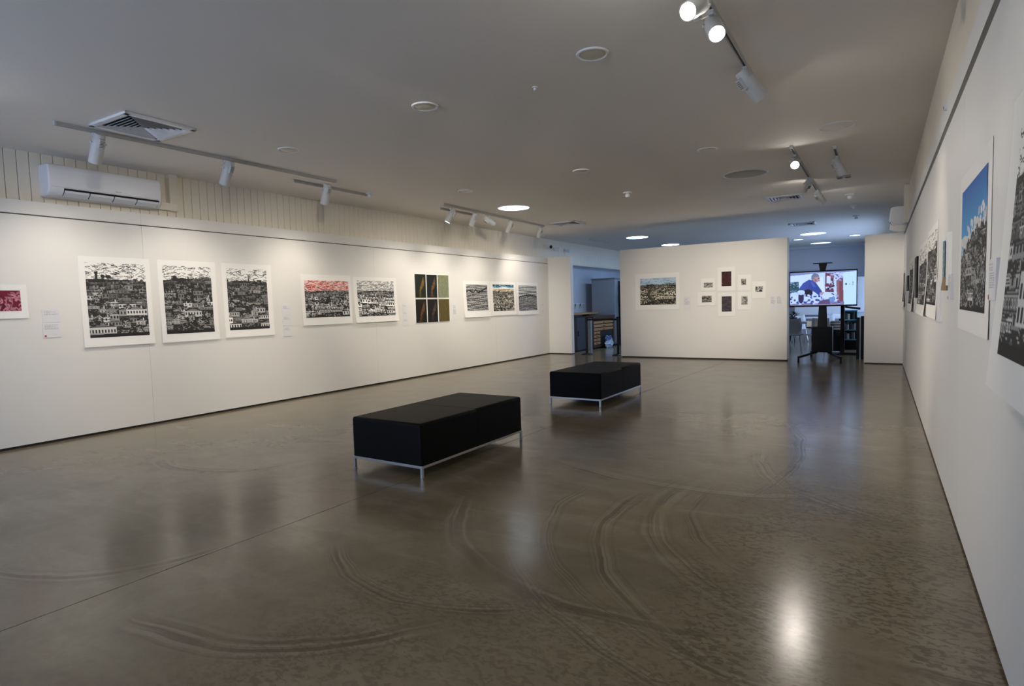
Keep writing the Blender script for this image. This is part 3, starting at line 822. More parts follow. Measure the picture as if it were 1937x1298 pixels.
def spot(label, x, y, aim, lit=True, watts=None, size=1.0, z=H-.036, angle=100, ln=.26, col=WARM, emit=None, stem=.075, roll=1):
    """track head hung at (x, y), its beam axis through the world point aim"""
    p = Vector((x, y, z-stem))
    t = thing('track_spotlight', label, 'spotlight', (x, y, z), HEADS)
    d = (Vector(aim)-p).normalized()
    boxes('adapter', M_WMETAL, t, [(x-.017, x+.017, y-.055, y+.055, z-.032, z)], .004)
    side = d.cross(Vector((0, 0, 1))); side = side.normalized() if side.length > .01 else Vector((1, 0, 0))
    r = .055*size
    ctr = p+d*.02
    bm = bmesh.new()
    tube(bm, (x, y, z-.03), (x, y, z-.048), .012, .012, 12)
    top = Vector((x, y, z-.048))
    for s in (-1, 1):
        a = ctr+side*s*(r+.006)
        b_ = top+side*s*.02
        path(bm, [top, b_, a], .006, 8)
        tube(bm, ctr+side*s*(r-.004), ctr+side*s*(r+.013), .014, .014, 12)
    obj('yoke', bm, M_WMETAL, t)
    q = d.to_track_quat('Z', 'Y').to_matrix().to_4x4()
    M = Matrix.Translation(ctr) @ q
    bm = bmesh.new()
    a0 = -ln*.32; a1 = ln*.68
    lathe(bm, [(0, a0), (r*.72, a0), (r*.86, a0+.012), (r*.88, a0+.06), (r*.98, a0+.07), (r, a0+.09), (r, a1-.005), (r*.97, a1), (r*.86, a1), (r*.84, a1-.03), (0, a1-.03)], M, 28)
    obj('lamp_body', bm, M_WMETAL, t, smooth=True)
    # control gear box with ventilation slots on the back of the body
    upv = side.cross(d).normalized()
    rot3 = Matrix((side, upv, d)).transposed()
    bm = bmesh.new(); box(bm, ctr+d*(a0+.085)-upv*(r+.004), (.052, .030, .10), rot3)
    g = obj('gear_box', bm, M_WMETAL, t, .003)
    bm = bmesh.new()
    for k in range(5): box(bm, ctr+d*(a0+.055+.014*k)-upv*(r+.0195), (.038, .003, .006), rot3)
    obj('vent_slots', bm, M_GRILLE, g)
    bm = bmesh.new(); lathe(bm, [(0, a1-.012), (r*.83, a1-.012), (r*.83, a1-.010), (0, a1-.010)], M, 28)
    obj('lens', bm, M_LENS if lit else M_OFFLENS, t)
    if lit:
        l = bpy.data.lights.new('lamp_beam', 'SPOT'); l.energy = watts or SPOT_W; l.color = col
        l.spot_size = math.radians(angle); l.spot_blend = 1.0; l.shadow_soft_size = .03
        lo = bpy.data.objects.new('lamp_beam', l); C.objects.link(lo)
        lo.parent = t
        lp = ctr+d*(a1+.004)
        lo.location = lp-Vector(t.location)
        lo.rotation_euler = (-d).to_track_quat('Z', 'Y').to_euler()
    return t

track('long light track nearest the wall air conditioner', -6.70, 2.57, -6.70, 5.98)
track('short light track close to the wall between the two longer ones', -7.10, 5.58, -7.10, 7.03)
track('long light track ahead of the round skylight', -6.72, 8.5, -6.80, 12.38)
track('short light track beside the boards, parallel to the skylight track', -7.05, 8.8, -7.05, 9.9)
track('light track with three big lamps near the top of the photo', -.93, -1.6, -.93, 5.70)
track('light track above the aisle with a bright lamp halfway', -.95, 8.17, -.95, 12.4)
track('short light track off to the side by the long white wall', -.50, 8.54, -.50, 10.48)
track('light track in the blue-lit room near the boarded wall', -7.25, 16.0, -7.25, 17.4)

# left row
spot('track lamp hanging over the air conditioner', -6.70, 2.93, (-7.9, 2.9, .9), True, 30, ln=.30, size=1.1)
spot('track lamp past the air conditioner pipe', -6.70, 4.33, (-7.9, 4.3, .9), True, 33, ln=.30, size=1.1)
spot('track lamp on the short wall-side track', -6.86, 5.96, (-7.9, 6.2, .9), True, 33, ln=.30, size=1.1)
spot('track lamp at the start of the skylight track', -6.80, 8.85, (-7.9, 8.3, .9), True, 33, ln=.27)
spot('track lamp pointing down at the six dark panels', -6.76, 9.5, (-7.9, 9.8, 1.2), True, 37, ln=.27)
spot('pale track lamp swung sideways along the skylight track', -6.78, 9.95, (-6.2, 12.6, 1.9), False, ln=.30)
spot('track lamp aimed at the zigzag print', -6.80, 10.9, (-7.9, 11.1, 1.1), True, 30, ln=.27)
spot('last track lamp before the corner', -6.82, 12.28, (-7.9, 13.0, 1.6), True, 41, ln=.27)
# right row
spot('glaring track lamp cut by the top frame edge', -.93, 3.72, (-1.7, .3, 1.2), True, 40, ln=.24, angle=60)
spot('glaring track lamp second along the top track', -.93, 4.02, (.2, 1.4, .7), True, 22, ln=.24, angle=75)
spot('grey track lamp turned away, at the end of the top track', -.93, 5.12, (.42, 6.4, 1.1), True, 30, ln=.28, size=1.1, angle=80)
spot('glaring track lamp above the aisle', -.95, 8.55, (-.45, 3.4, .3), True, 26, ln=.24, angle=60)
spot('track lamp with vent slots turned to the freestanding wall', -.95, 10.3, (-2.5, 14.1, 1.5), True, 130, ln=.28, angle=48)
spot('slim track lamp with a bright rim beside the square ceiling grille', -.93, 11.6, (.2, 14.0, 1.4), True, 75, ln=.27, angle=56)
spot('unlit track lamp on the short side track', -.50, 9.0, (.39, 9.6, 1.2), False, ln=.24)
# unseen fill lamps, added out of view to brighten walls and ceiling
spot('added unseen fill lamp before the top frame edge, aimed back along the wall', -.93, 1.0, (.40, .2, 1.2), True, 40, ln=.24, angle=85)
FILL_LAMPS = [(-.93, 2.9, (-7.9, 12.6, 1.2), 1250, 26), (-.93, 2.2, (-7.9, 9.6, 1.1), 760, 30), (-.93, .6, (-7.9, 4.0, 1.0), 330, 38),
          (-.93, 1.4, (-7.9, 6.8, 1.0), 420, 36), (-6.70, 1.3, (.4, 4.8, 1.0), 400, 38), (-6.70, .2, (.4, 1.4, .9), 55, 38),
          (-6.70, -1.2, (.4, -1.6, .9), 120, 38), (-6.70, .9, (.4, 8.6, .95), 950, 27), (-3.6, -.6, (-3.5, 14.1, 1.35), 1900, 20)]
for k, (bx_, by_, aim_, w_, an_) in enumerate(FILL_LAMPS):
    spot('added fill lamp behind the view, on tracks past the frame, %s' % ['first', 'second', 'third', 'fourth', 'fifth', 'sixth', 'seventh', 'eighth', 'ninth', 'tenth'][k], bx_, by_, aim_, True, w_, ln=.26, angle=an_)
track('unseen track added for the fill lamps along the print wall', -6.70, -2.6, -6.70, 1.6)  # carries the added fill lamps, out of view
track('unseen track added for the fill lamp by the back wall', -3.6, -2.2, -3.6, -.4)

# square ceiling diffusers
def diffuser(label, cx, cy_, s, yaw=0.0, nl=7):
    t = thing('ceiling_diffuser', label, 'vent', (cx, cy_, H), 'square ceiling vents')
    rot = Matrix.Rotation(yaw, 3, 'Z'); c = Vector((cx, cy_, H))
    bm = bmesh.new()
    fw = s*.075
    for a in range(4):
        rr_ = rot @ Matrix.Rotation(a*math.pi/2, 3, 'Z')
        box(bm, c+rr_ @ Vector((0, s/2-fw/2, -.012)), (s, fw, .024), rr_)
    obj('frame', bm, M_WPLASTIC, t, .004)
    bm = bmesh.new(); box(bm, c+Vector((0, 0, -.001)), (s*.9, s*.9, .002), rot); obj('duct_opening', bm, M_BLACK, t)
    # four-way blades
    for a in range(4):
        rr_ = rot @ Matrix.Rotation(a*math.pi/2, 3, 'Z')
        for k in range(nl):
            o_ = s*.42*(k+.7)/nl; w = 2*o_*.96
            bm = bmesh.new()
            tilt = rr_ @ Matrix.Rotation(math.radians(-42), 3, 'X')
            box(bm, c+rr_ @ Vector((0, o_, -.014)), (w, s*.042, .002), tilt)
            obj('slat', bm, M_WPLASTIC, t)
    return t
diffuser('square ceiling air vent near the air conditioner track', -6.22, 3.13, .68, .03)
diffuser('square ceiling air vent near the corner and the freestanding wall', -6.2, 12.45, .66, .02, 5)
diffuser('square ceiling air vent behind the aisle spotlights', -1.55, 12.25, .64, .02, 5)
diffuser('dark square vent in the blue-lit ceiling', -1.7, 16.9, .6, 0, 4)

# round downlights
def downlight(label, cx, cy_, d=.25):
    t = thing('downlight', label, 'downlight', (cx, cy_, H), 'round recessed downlights')
    M = Matrix.Translation((cx, cy_, H)); r = d/2
    quick('trim_ring', M_WPLASTIC, t, lambda bm: lathe(bm, [(r*.80, -.004), (r*.86, -.012), (r*.96, -.010), (r, 0), (r*.80, 0), (r*.80, -.004)], M, 36), smooth=True)
    quick('diffuser', M_DOWN, t, lambda bm: lathe(bm, [(0, -.016), (r*.4, -.014), (r*.7, -.009), (r*.80, -.003), (r*.80, 0), (0, 0)], M, 36), smooth=True)
downlight('cream downlight nearest the three big lamps at the top of the photo', -1.86, 4.22)
downlight('cream downlight in the middle of the near row', -3.62, 4.35)
downlight('cream downlight near the air conditioner track in the near row', -5.84, 4.54)
downlight('downlight in the second row beside the skylight', -5.73, 7.83)
downlight('downlight in the middle of the second row', -3.61, 7.73)
downlight('downlight in the second row before the dark round dome', -1.85, 7.68)
def dome(label, cx, cy_, d, lit):
    t = thing('round_skylight', label, 'skylight', (cx, cy_, H), 'round tubular skylights')
    M = Matrix.Translation((cx, cy_, H)); r = d/2
    quick('trim_ring', M_WPLASTIC, t, lambda bm: lathe(bm, [(r*.93, -.004), (r*.95, -.012), (r*.99, -.010), (r*1.02, 0), (r*.93, 0), (r*.93, -.004)], M, 48), smooth=True)
    quick('diffuser', lit, t, lambda bm: lathe(bm, [(0, -.014), (r*.5, -.012), (r*.9, -.005), (r*.93, -.002), (r*.93, 0), (0, 0)], M, 48), smooth=True)
dome('wide grey unlit ceiling dome above the aisle', -1.74, 9.52, .64, mat('grey_dome', (.12, .115, .105), .45, vary=.05))
dome('faint flush round cover in the ceiling by the side wall', -.42, 7.55, .36, M_CEIL)
dome('bright white round skylight by the long left track', -6.01, 9.77, .64, M_SKYL)
dome('bright skylight in the blue ceiling above the freestanding wall edge', -6.03, 16.63, .66, M_SKYB)
dome('half hidden skylight behind the top of the freestanding wall', -5.98, 19.68, .62, M_SKYB)
dome('large bright skylight above the television', -1.71, 19.77, .74, M_SKYF)
dome('bluish skylight farthest from the camera', -1.78, 23.4, .70, emis('far_dim_skylight', (.45, .62, 1.0), 1.6))
dome('small bright downlight beside the large far skylight', -2.27, 21.34, .30, M_SKYF)
dome('small bright downlight near the far white column', -.68, 21.36, .32, M_SKYF)

def sprinkler(label, cx, cy_, s=1.0):
    t = thing('ceiling_sensor', label, 'sensor', (cx, cy_, H), 'small ceiling sensors')
    M = Matrix.Translation((cx, cy_, H))
    quick('base', M_WPLASTIC, t, lambda bm: lathe(bm, [(0, -.012*s), (.045*s, -.012*s), (.05*s, -.006*s), (.05*s, 0), (0, 0)], M, 24), smooth=True)
    quick('sensor_head', M_WPLASTIC, t, lambda bm: lathe(bm, [(0, -.06*s), (.022*s, -.055*s), (.028*s, -.03*s), (.012*s, -.012*s), (0, -.012*s)], M, 20), smooth=True)
sprinkler('white ceiling sensor in front of the freestanding wall', -3.69, 9.74, 1.5)
sprinkler('tiny ceiling sensor between the near downlights', -2.55, 4.55, .5)
sprinkler('small sensor at the end of the short wall-side track', -7.0, 6.95, 1.4)
sprinkler('white sensor hanging behind the short side track', -.49, 12.68, 1.6)
sprinkler('second white sensor hanging beyond the first by the side wall', -.48, 14.28, 1.4)
sprinkler('third sensor hanging in the blue-lit ceiling', -.49, 16.2, 1.4)
t = thing('emergency_light', 'small grey twin emergency fitting on the ceiling by the short side track', 'light', (-.50, 10.75, H))
boxes('base_plate', M_TRACK, t, [(-.60, -.40, 10.66, 10.84, H-.02, H)], .004)
for dx in (-.055, .055): quick('lamp_eye', M_GRILLE, t, lambda bm, dx=dx: tube(bm, (-.5+dx, 10.75, H-.035), (-.5+dx, 10.75, H-.02), .035, .04, 16))

# ------------------------------------------------------------------ air conditioners
def split_ac(label, wall_x, sgn, y0, y1, z0, z1, depth):
    """sgn +1: faces +x from the left wall"""
    t = thing('air_conditioner', label, 'air conditioner', (wall_x, (y0+y1)/2, z0))
    h = z1-z0
    P = [(0, 0), (.45*depth, -.02*h), (.74*depth, .03*h), (.93*depth, .14*h), (.985*depth, .24*h), (depth, .5*h), (depth, .80*h), (.96*depth, .93*h), (.86*depth, .985*h), (.6*depth, h), (0, h)]
    bm = bmesh.new()
    prism(bm, [(wall_x+sgn*a, z0+b_) for a, b_ in P], 'y', y0, y1)
    ends = [e for e in bm.edges if all(abs(v.co.y-y0) < 1e-5 for v in e.verts) or all(abs(v.co.y-y1) < 1e-5 for v in e.verts)]
    ends = [e for e in ends if not all(abs(v.co.x-wall_x) < 1e-4 for v in e.verts)]
    bmesh.ops.bevel(bm, geom=ends, offset=.022, segments=3, profile=.6, affect='EDGES')
    obj('housing', bm, M_WPLASTIC, t, smooth=True)
    # air outlet: dark slot with flaps just proud of the lower front
    xa, xb = wall_x+sgn*.70*depth, wall_x+sgn*.99*depth
    yo0, yo1 = y0+.12*(y1-y0), y1-.035*(y1-y0)
    bm = bmesh.new()
    q = [(wall_x+sgn*.74*depth, z0+.025*h), (wall_x+sgn*.945*depth, z0+.135*h), (wall_x+sgn*(depth+.003), z0+.25*h), (wall_x+sgn*.90*depth, z0+.25*h)]
    prism(bm, q, 'y', yo0, yo1); obj('air_outlet', bm, M_BLACK, t)
    n = 4; w = (yo1-yo0)/n
    for k in range(n):
        bm = bmesh.new()
        a = yo0+k*w+.006; b_ = yo0+(k+1)*w-.006
        q = [(wall_x+sgn*.72*depth, z0+.01*h), (wall_x+sgn*(.955*depth+.004), z0+.12*h), (wall_x+sgn*(.985*depth+.006), z0+.185*h), (wall_x+sgn*(.975*depth+.001), z0+.185*h), (wall_x+sgn*.93*depth, z0+.12*h), (wall_x+sgn*.72*depth, z0+.022*h)]
        prism(bm, q, 'y', a, b_); obj('flap', bm, M_WPLASTIC, t)
        boxes('flap_clip', M_BLACK, t, [(wall_x+sgn*.95*depth, wall_x+sgn*(depth+.006), b_-.028, b_+.012, z0+.19*h, z0+.225*h)])
    boxes('panel_seam', M_TRACK, t, [(wall_x+sgn*(depth-.006), wall_x+sgn*(depth+.0012), y0+.03, y1-.03, z0+.275*h, z0+.281*h)])
    # small unreadable badge on the front
    bm = bmesh.new(); ym = y0+.56*(y1-y0)
    for k, wd in enumerate((.012, .007, .007, .009, .007)):
        yy = ym+k*.013
        bx(bm, wall_x+sgn*(depth-.004), wall_x+sgn*(depth+.0015), yy, yy+wd*.8, z0+.335*h, z0+(.365 if k else .37)*h)
    obj('badge', bm, M_TRACK, t)
    return t
split_ac('white split air conditioner on the cream boards above the long print wall', LB, 1, 2.925, 4.155, 2.79, 3.15, .235)
t = thing('pipe_duct', 'cream pipe duct turning up to the ceiling beside the left air conditioner', 'duct', (LB, 4.4, 2.82))
boxes('horizontal_run', M_DUCT, t, [(LB, LB+.075, 4.157, 4.44, 2.80, 2.90)], .006)
boxes('vertical_run', M_DUCT, t, [(LB, LB+.075, 4.345, 4.445, 2.90, H-.005)], .006)
boxes('elbow_cover', M_DUCT, t, [(LB, LB+.082, 4.338, 4.452, 2.792, 2.915)], .02)
boxes('ceiling_collar', M_DUCT, t, [(LB, LB+.085, 4.335, 4.455, H-.05, H)], .004)
split_ac('second split air conditioner high on the side wall before the far column', .41, -1, 12.35, 13.55, 2.60, 2.93, .27)
t = thing('pipe_duct', 'cream vertical pipe duct beside the second air conditioner', 'duct', (.41, 12.27, 2.64))
boxes('vertical_run', M_DUCT, t, [(.335, .41, 12.21, 12.31, 2.68, H-.005)], .006)
boxes('elbow_cover', M_DUCT, t, [(.33, .41, 12.205, 12.35, 2.62, 2.70)], .012)

# CCTV camera and two floodlights on the boards
t = thing('security_camera', 'small white security camera with black lens on the boards above the corner', 'camera', (LB, 15.0, 3.06))
quick('mount', M_WPLASTIC, t, lambda bm: tube(bm, (LB, 15.0, 3.06), (LB+.03, 15.0, 3.06), .05, .05, 20))
quick('camera_body', M_WPLASTIC, t, lambda bm: tube(bm, (LB+.03, 15.0, 3.06), (LB+.19, 14.9, 3.03), .055, .055, 20))
quick('camera_lens', M_BLACK, t, lambda bm: tube(bm, (LB+.19, 14.9, 3.03), (LB+.20, 14.894, 3.028), .046, .046, 20))
for yy, lab in ((15.45, 'small pale wall floodlight next to the security camera'), (16.15, 'small pale wall floodlight farther from the security camera')):
    t = thing('wall_floodlight', lab, 'light', (LB, yy, 3.0), 'small floodlights on the boards')
    boxes('base_plate', M_WPLASTIC, t, [(LB, LB+.03, yy-.06, yy+.06, 2.98, 3.06)], .004)
    quick('lamp_body', M_WPLASTIC, t, lambda bm, yy=yy: tube(bm, (LB+.03, yy, 3.02), (LB+.16, yy+.03, 2.99), .035, .06, 16))
t = thing('rail_clip', 'small white clip on the rail strip above the blue mountain print', 'clip', (R, 5.35, 2.74))
quick('clip_body', M_WPLASTIC, t, lambda bm: tube(bm, (R, 5.35, 2.74), (R-.02, 5.35, 2.74), .03, .026, 16))
quick('clip_hole', M_BLACK, t, lambda bm: tube(bm, (R-.02, 5.35, 2.735), (R-.0215, 5.35, 2.735), .010, .010, 12))

# ------------------------------------------------------------------ television on its trolley
SY = 14.62
t = thing('television', 'large flat television showing a man in a blue shirt at a workbench', 'television', (-1.06, SY, 1.18))
x0, x1, z0, z1 = -1.735, -.408, 1.178, 1.972
boxes('housing', M_BPLASTIC, t, [(x0, x1, SY, SY+.045, z0, z1)], .006)
boxes('rear_bulge', M_BPLASTIC, t, [(x0+.25, x1-.25, SY+.04, SY+.085, z0+.08, z1-.25)], .01)
w, h = 200, 112
im = canvas(w, h, (.62, .74, .98))
def px(pts): return [(a*w, b_*h) for a, b_ in pts]
poly(im, px([(0, 0), (1, 0), (1, .06), (.5, .03), (0, .09)]), (.25, .28, .45))
poly(im, px([(0, .1), (.35, .06), (.35, .36), (.15, .40), (.1, .30), (0, .28)]), (.70, .80, 1.0))
rr = random.Random(4)
poly(im, px([(0, .28), (.13, .27), (.14, .55), (0, .62)]), (.03, .08, .10))
for k in range(60): ell(im, rr.uniform(0, 26), rr.uniform(32, 66), rr.uniform(1, 3), rr.uniform(1, 2.5), rr.choice([(.02, .06, .09), (.08, .17, .2), (.25, .36, .45)]), rr.uniform(0, 3))
poly(im, px([(.42, .2), (.50, .15), (.53, .6), (.42, .6)]), (.78, .86, .88))
# shelves of clutter behind
poly(im, px([(.535, .04), (.66, .06), (.67, .62), (.54, .6)]), (.10, .06, .10))
for k in range(36): rect(im, *(lambda a, b_: (a, b_, a+rr.uniform(3, 9), b_+rr.uniform(3, 8)))(rr.uniform(106, 128), rr.uniform(6, 60)), rr.choice([(.5, .55, .7), (.3, .05, .07), (.02, .02, .05), (.7, .72, .85), (.35, .12, .15)]))
rect(im, 112, 17, 124, 40, (.72, .76, .9))
poly(im, px([(.70, .28), (.80, .18), (.81, .95), (.72, .95)]), (.23, .08, .09))
poly(im, px([(.70, .28), (.74, .26), (.75, .95), (.72, .95)]), (.34, .15, .14))
for k in range(26): ell(im, rr.uniform(132, 158), rr.uniform(4, 32), 2.5, 2, rr.choice([(.4, .3, .5), (.15, .1, .2), (.6, .55, .8)]))
poly(im, px([(.80, .05), (1, .02), (1, 1), (.82, 1)]), (.66, .84, 1.0))
ell(im, .845*w, .39*h, 3, 3.4, (.06, .08, .1)); ell(im, .90*w, .40*h, 1.6, 2, (.3, .36, .42)); ell(im, .945*w, .35*h, 3, 3, (.42, .5, .52)); ell(im, .945*w, .41*h, 2.5, 2, (.4, .48, .5))
# the man: back, shirt, arm, head
poly(im, px([(.13, .50), (.20, .32), (.29, .22), (.37, .25), (.40, .36), (.34, .50), (.26, .60), (.17, .58)]), (.06, .09, .33))
poly(im, px([(.19, .56), (.34, .46), (.35, .66), (.30, .74), (.23, .72)]), (.02, .018, .03))
poly(im, px([(.30, .28), (.39, .30), (.47, .52), (.50, .62), (.44, .70), (.38, .60), (.28, .50)]), (.05, .075, .29))
poly(im, px([(.31, .30), (.35, .29), (.40, .44), (.36, .46)]), (.09, .13, .42))
ell(im, .385*w, .16*h, 12, 13, (.17, .18, .24)); ell(im, .40*w, .205*h, 11, 11.5, (.50, .24, .26)); ell(im, .42*w, .22*h, 7, 8, (.58, .30, .30))
poly(im, px([(.33, .12), (.37, .05), (.43, .07), (.45, .13), (.37, .16), (.35, .24)]), (.20, .21, .27))
rect(im, .43*w, .19*h, .455*w, .215*h, (.05, .05, .07)); ell(im, .395*w, .245*h, 3, 4, (.35, .14, .16)); ell(im, .445*w, .265*h, 3, 2.2, (.38, .17, .17))
poly(im, px([(.45, .62), (.51, .60), (.56, .70), (.60, .84), (.55, .88), (.50, .78)]), (.52, .33, .40))
for k in range(4): line(im, .55*w, (.76+.03*k)*h, .60*w, (.84+.02*k)*h, (.40, .22, .30))
# bench clutter
poly(im, px([(0, .95), (.5, .90), (.82, .90), (.82, 1), (0, 1)]), (.25, .20, .32))
for k in range(80): ell(im, rr.uniform(0, 150), rr.uniform(76, 108), rr.uniform(2, 6), rr.uniform(1.5, 4), rr.choice([(.62, .70, .92), (.10, .08, .16), (.05, .08, .30), (.40, .42, .62), (.75, .80, .95)]), rr.uniform(-.5, .5))
ell(im, .17*w, .76*h, 9, 19, (.035, .03, .085)); ell(im, .17*w, .60*h, 12, 8, (.62, .80, .85)); rect(im, .11*w, .60*h, .22*w, .66*h, (.55, .66, .80))
ell(im, .56*w, .72*h, 14, 11, (.68, .76, .86)); ell(im, .64*w, .82*h, 10, 10, (.20, .30, .55)); ell(im, .62*w, .72*h, 8, 5, (.70, .78, .88))
poly(im, px([(.46, .86), (.60, .82), (.62, .97), (.42, .97)]), (.14, .09, .18))
rect(im, 0, h-3, w*.82, h, (.34, .26, .36))
sheet_grid('screen', print_mat('screen_glow', .58), t, SY, 'C', x0+.018, x1-.018, z0+.035, z1-.028, .0015, 0, w, h, np.clip(im*np.array([.80, .93, 1.22]), 0, 1.2))

t = thing('television_trolley', 'black wheeled trolley carrying the television, with a camera shelf on top', 'trolley', (-1.06, 14.75, 0))
cx = -1.075
quick('column', M_BMETAL, t, lambda bm: prism(bm, [(cx-.10, .70), (cx+.10, .70), (cx+.075, 1.2), (cx+.06, 1.95), (cx-.06, 1.95), (cx-.075, 1.2)], 'y', 14.72, 14.80), .01)
quick('upper_post', M_BMETAL, t, lambda bm: prism(bm, [(cx-.05, 1.95), (cx+.05, 1.95), (cx+.085, 2.12), (cx-.085, 2.12)], 'y', 14.73, 14.78))
boxes('camera_shelf', M_BMETAL, t, [(cx-.19, cx+.19, 14.62, 14.84, 2.125, 2.14)], .003)
boxes('wall_bracket', M_BMETAL, t, [(cx-.22, cx+.22, 14.706, 14.73, 1.32, 1.85)])
boxes('equipment_cabinet', M_BPLASTIC, t, [(cx-.20, cx+.20, 14.55, 14.92, .17, .735)], .012)
boxes('shelf', M_BPLASTIC, t, [(cx-.31, cx-.10, 14.52, 14.75, .70, .72)], .004)
for sx, fy, rear in ((-1, 13.95, 0), (1, 13.98, 0), (-1, 15.35, 1), (1, 15.38, 1)):
    ex = cx+sx*(.40 if not rear else .28)
    quick('leg', M_BMETAL, t, lambda bm, ex=ex, fy=fy, sx=sx: path(bm, [(cx+sx*.12, 14.72, .155), (ex, fy, .105)], .026, 10), smooth=True)
    lg = quick('caster', M_BPLASTIC, t, lambda bm, ex=ex, fy=fy: (tube(bm, (ex, fy, .06), (ex, fy, .11), .016, .016, 10), tube(bm, (ex-.018, fy+.01, .037), (ex+.018, fy+.01, .037), .037, .037, 18)))
t = thing('laptop', 'open pale laptop on the television trolley shelf', 'laptop', (cx-.24, 14.6, .72))
boxes('base', M_BPLASTIC, t, [(cx-.31, cx-.215, 14.53, 14.64, .72, .732)], .003)
quick('lid', M_WCHAIR, t, lambda bm: box(bm, (cx-.26, 14.67, .795), (.10, .008, .13), Matrix.Rotation(math.radians(-14), 3, 'X')), .002)

# ------------------------------------------------------------------ belt barriers
def stanchion(label, x, y, h=1.0, group='black queue barrier posts'):
    t = thing('barrier_post', label, 'barrier', (x, y, 0), group)
    M = Matrix.Translation((x, y, 0))
    quick('base', M_BMETAL, t, lambda bm: lathe(bm, [(0, 0), (.16, 0), (.16, .012), (.13, .025), (.045, .04), (.03, .06), (0, .06)], M, 28), smooth=True)
    quick('post', M_BMETAL, t, lambda bm: tube(bm, (x, y, .05), (x, y, h-.09), .032, .032, 20), smooth=True)
    quick('belt_head', M_BMETAL, t, lambda bm: lathe(bm, [(0, h-.09), (.036, h-.09), (.038, h-.08), (.038, h-.01), (.030, h), (0, h)], M, 20), smooth=True)
    return t
def belt(label, a, b_, z, sag=.0):
    a, b_ = Vector(a), Vector(b_)
    bm = bmesh.new(); n = 8
    d = (b_-a).normalized(); nrm = Vector((-d.y, d.x, 0))*.002
    rows = []
    for k in range(n+1):
        f = k/n; p = a+(b_-a)*f; zz = z(f) if callable(z) else z-sag*4*f*(1-f)
        rows.append([bm.verts.new((p.x+s*nrm.x, p.y+s*nrm.y, zz+q)) for s, q in ((-1, -.024), (1, -.024), (1, .024), (-1, .024))])
    for r1, r2 in zip(rows[:-1], rows[1:]):
        for k in range(4): bm.faces.new((r1[k], r1[(k+1) % 4], r2[(k+1) % 4], r2[k]))
    bm.faces.new(rows[0]); bm.faces.new(rows[-1][::-1]); bmesh.ops.recalc_face_normals(bm, faces=bm.faces[:])
    return tag(obj('barrier_belt', bm, M_BPLASTIC), label, 'belt')
stanchion('barrier post next to the end of the long print wall', -6.77, 14.62, 1.0)
stanchion('barrier post at the edge of the freestanding wall', -5.86, 14.60, 1.02)
belt('black belt stretched between the two posts in the gap by the plan chest', (-6.731, 14.62, 0), (-5.899, 14.60, 0), .95)
# right-hand barrier frame
t = thing('barrier_post', 'square black barrier post on a long foot behind the television trolley', 'barrier', (-.74, 15.95, 0), 'black queue barrier posts')
boxes('post', M_BMETAL, t, [(-.785, -.70, 15.93, 15.99, .05, 1.17)], .004)
boxes('foot', M_BMETAL, t, [(-.92, -.36, 15.92, 16.0, 0, .06)], .006)
t = thing('barrier_post', 'dark upright panel post leaning by the far white column', 'barrier', (-.38, 15.0, 0), 'black queue barrier posts')
boxes('post', M_BPLASTIC, t, [(-.43, -.37, 14.9, 15.0, 0, .92), ], .004)
boxes('second_post', M_BPLASTIC, t, [(-.345, -.285, 14.9, 15.0, 0, .95)], .004)
boxes('pale_edge', M_GREYLAM, t, [(-.37, -.345, 14.92, 14.98, .03, .92)])
belt('black belt sloping down from the square barrier post to the column', (-.695, 15.95, 0), (-.36, 15.01, 0), lambda f: 1.14-.03*f)

# ------------------------------------------------------------------ far room by the boarded wall
t = thing('filing_cabinet', 'dark navy cabinet just past the end of the print wall', 'cabinet', (-7.7, 15.55, 0))
boxes('carcass', M_NAVY, t, [(-8.1, -7.40, 15.3, 15.9, .03, 1.0)], .004)
boxes('top', M_BPLASTIC, t, [(-8.12, -7.385, 15.28, 15.92, 1.0, 1.022)], .003)
boxes('plinth', M_BLACK, t, [(-8.08, -7.42, 15.33, 15.88, 0, .03)])
boxes('door', M_NAVY, t, [(-7.40, -7.385, 15.31, 15.89, .05, .98)], .002)
boxes('handle', M_BMETAL, t, [(-7.385, -7.365, 15.36, 15.38, .45, .6)])
t = thing('work_ledge', 'brown timber ledge against the boarded wall behind the navy cabinet', 'shelf', (-8.2, 17.0, 0))
boxes('top_board', M_LWOOD, t, [(LB-.24, -7.85, 15.95, 17.9, 1.05, 1.10)], .004)
boxes('bracket', M_WOOD, t, [(LB-.24, LB-.02, 16.0, 16.05, .0, 1.05)])
boxes('bracket', M_WOOD, t, [(LB-.24, LB-.02, 17.82, 17.87, .0, 1.05)])
for k in range(5):
    y = 16.2+k*.36
    t = thing('hanging_tool', 'small dark tool above the timber ledge, %s in the row from the print wall end' % ['first', 'second', 'third', 'fourth', 'fifth'][k], 'tool', (LB-.25, y, 1.28), 'tools hung in a row on the far wall')
    quick('handle', M_BPLASTIC, t, lambda bm, y=y: tube(bm, (LB-.235, y, 1.30), (LB-.235, y+.01, 1.40), .014, .01, 8))
    quick('blade', M_TRACK, t, lambda bm, y=y: bx(bm, LB-.245, LB-.23, y-.035, y+.035, 1.24, 1.30))
boxes('tool_rail', M_WCHAIR, wl, [(LB-.25, LB-.235, 16.0, 18.0, 1.385, 1.41)])
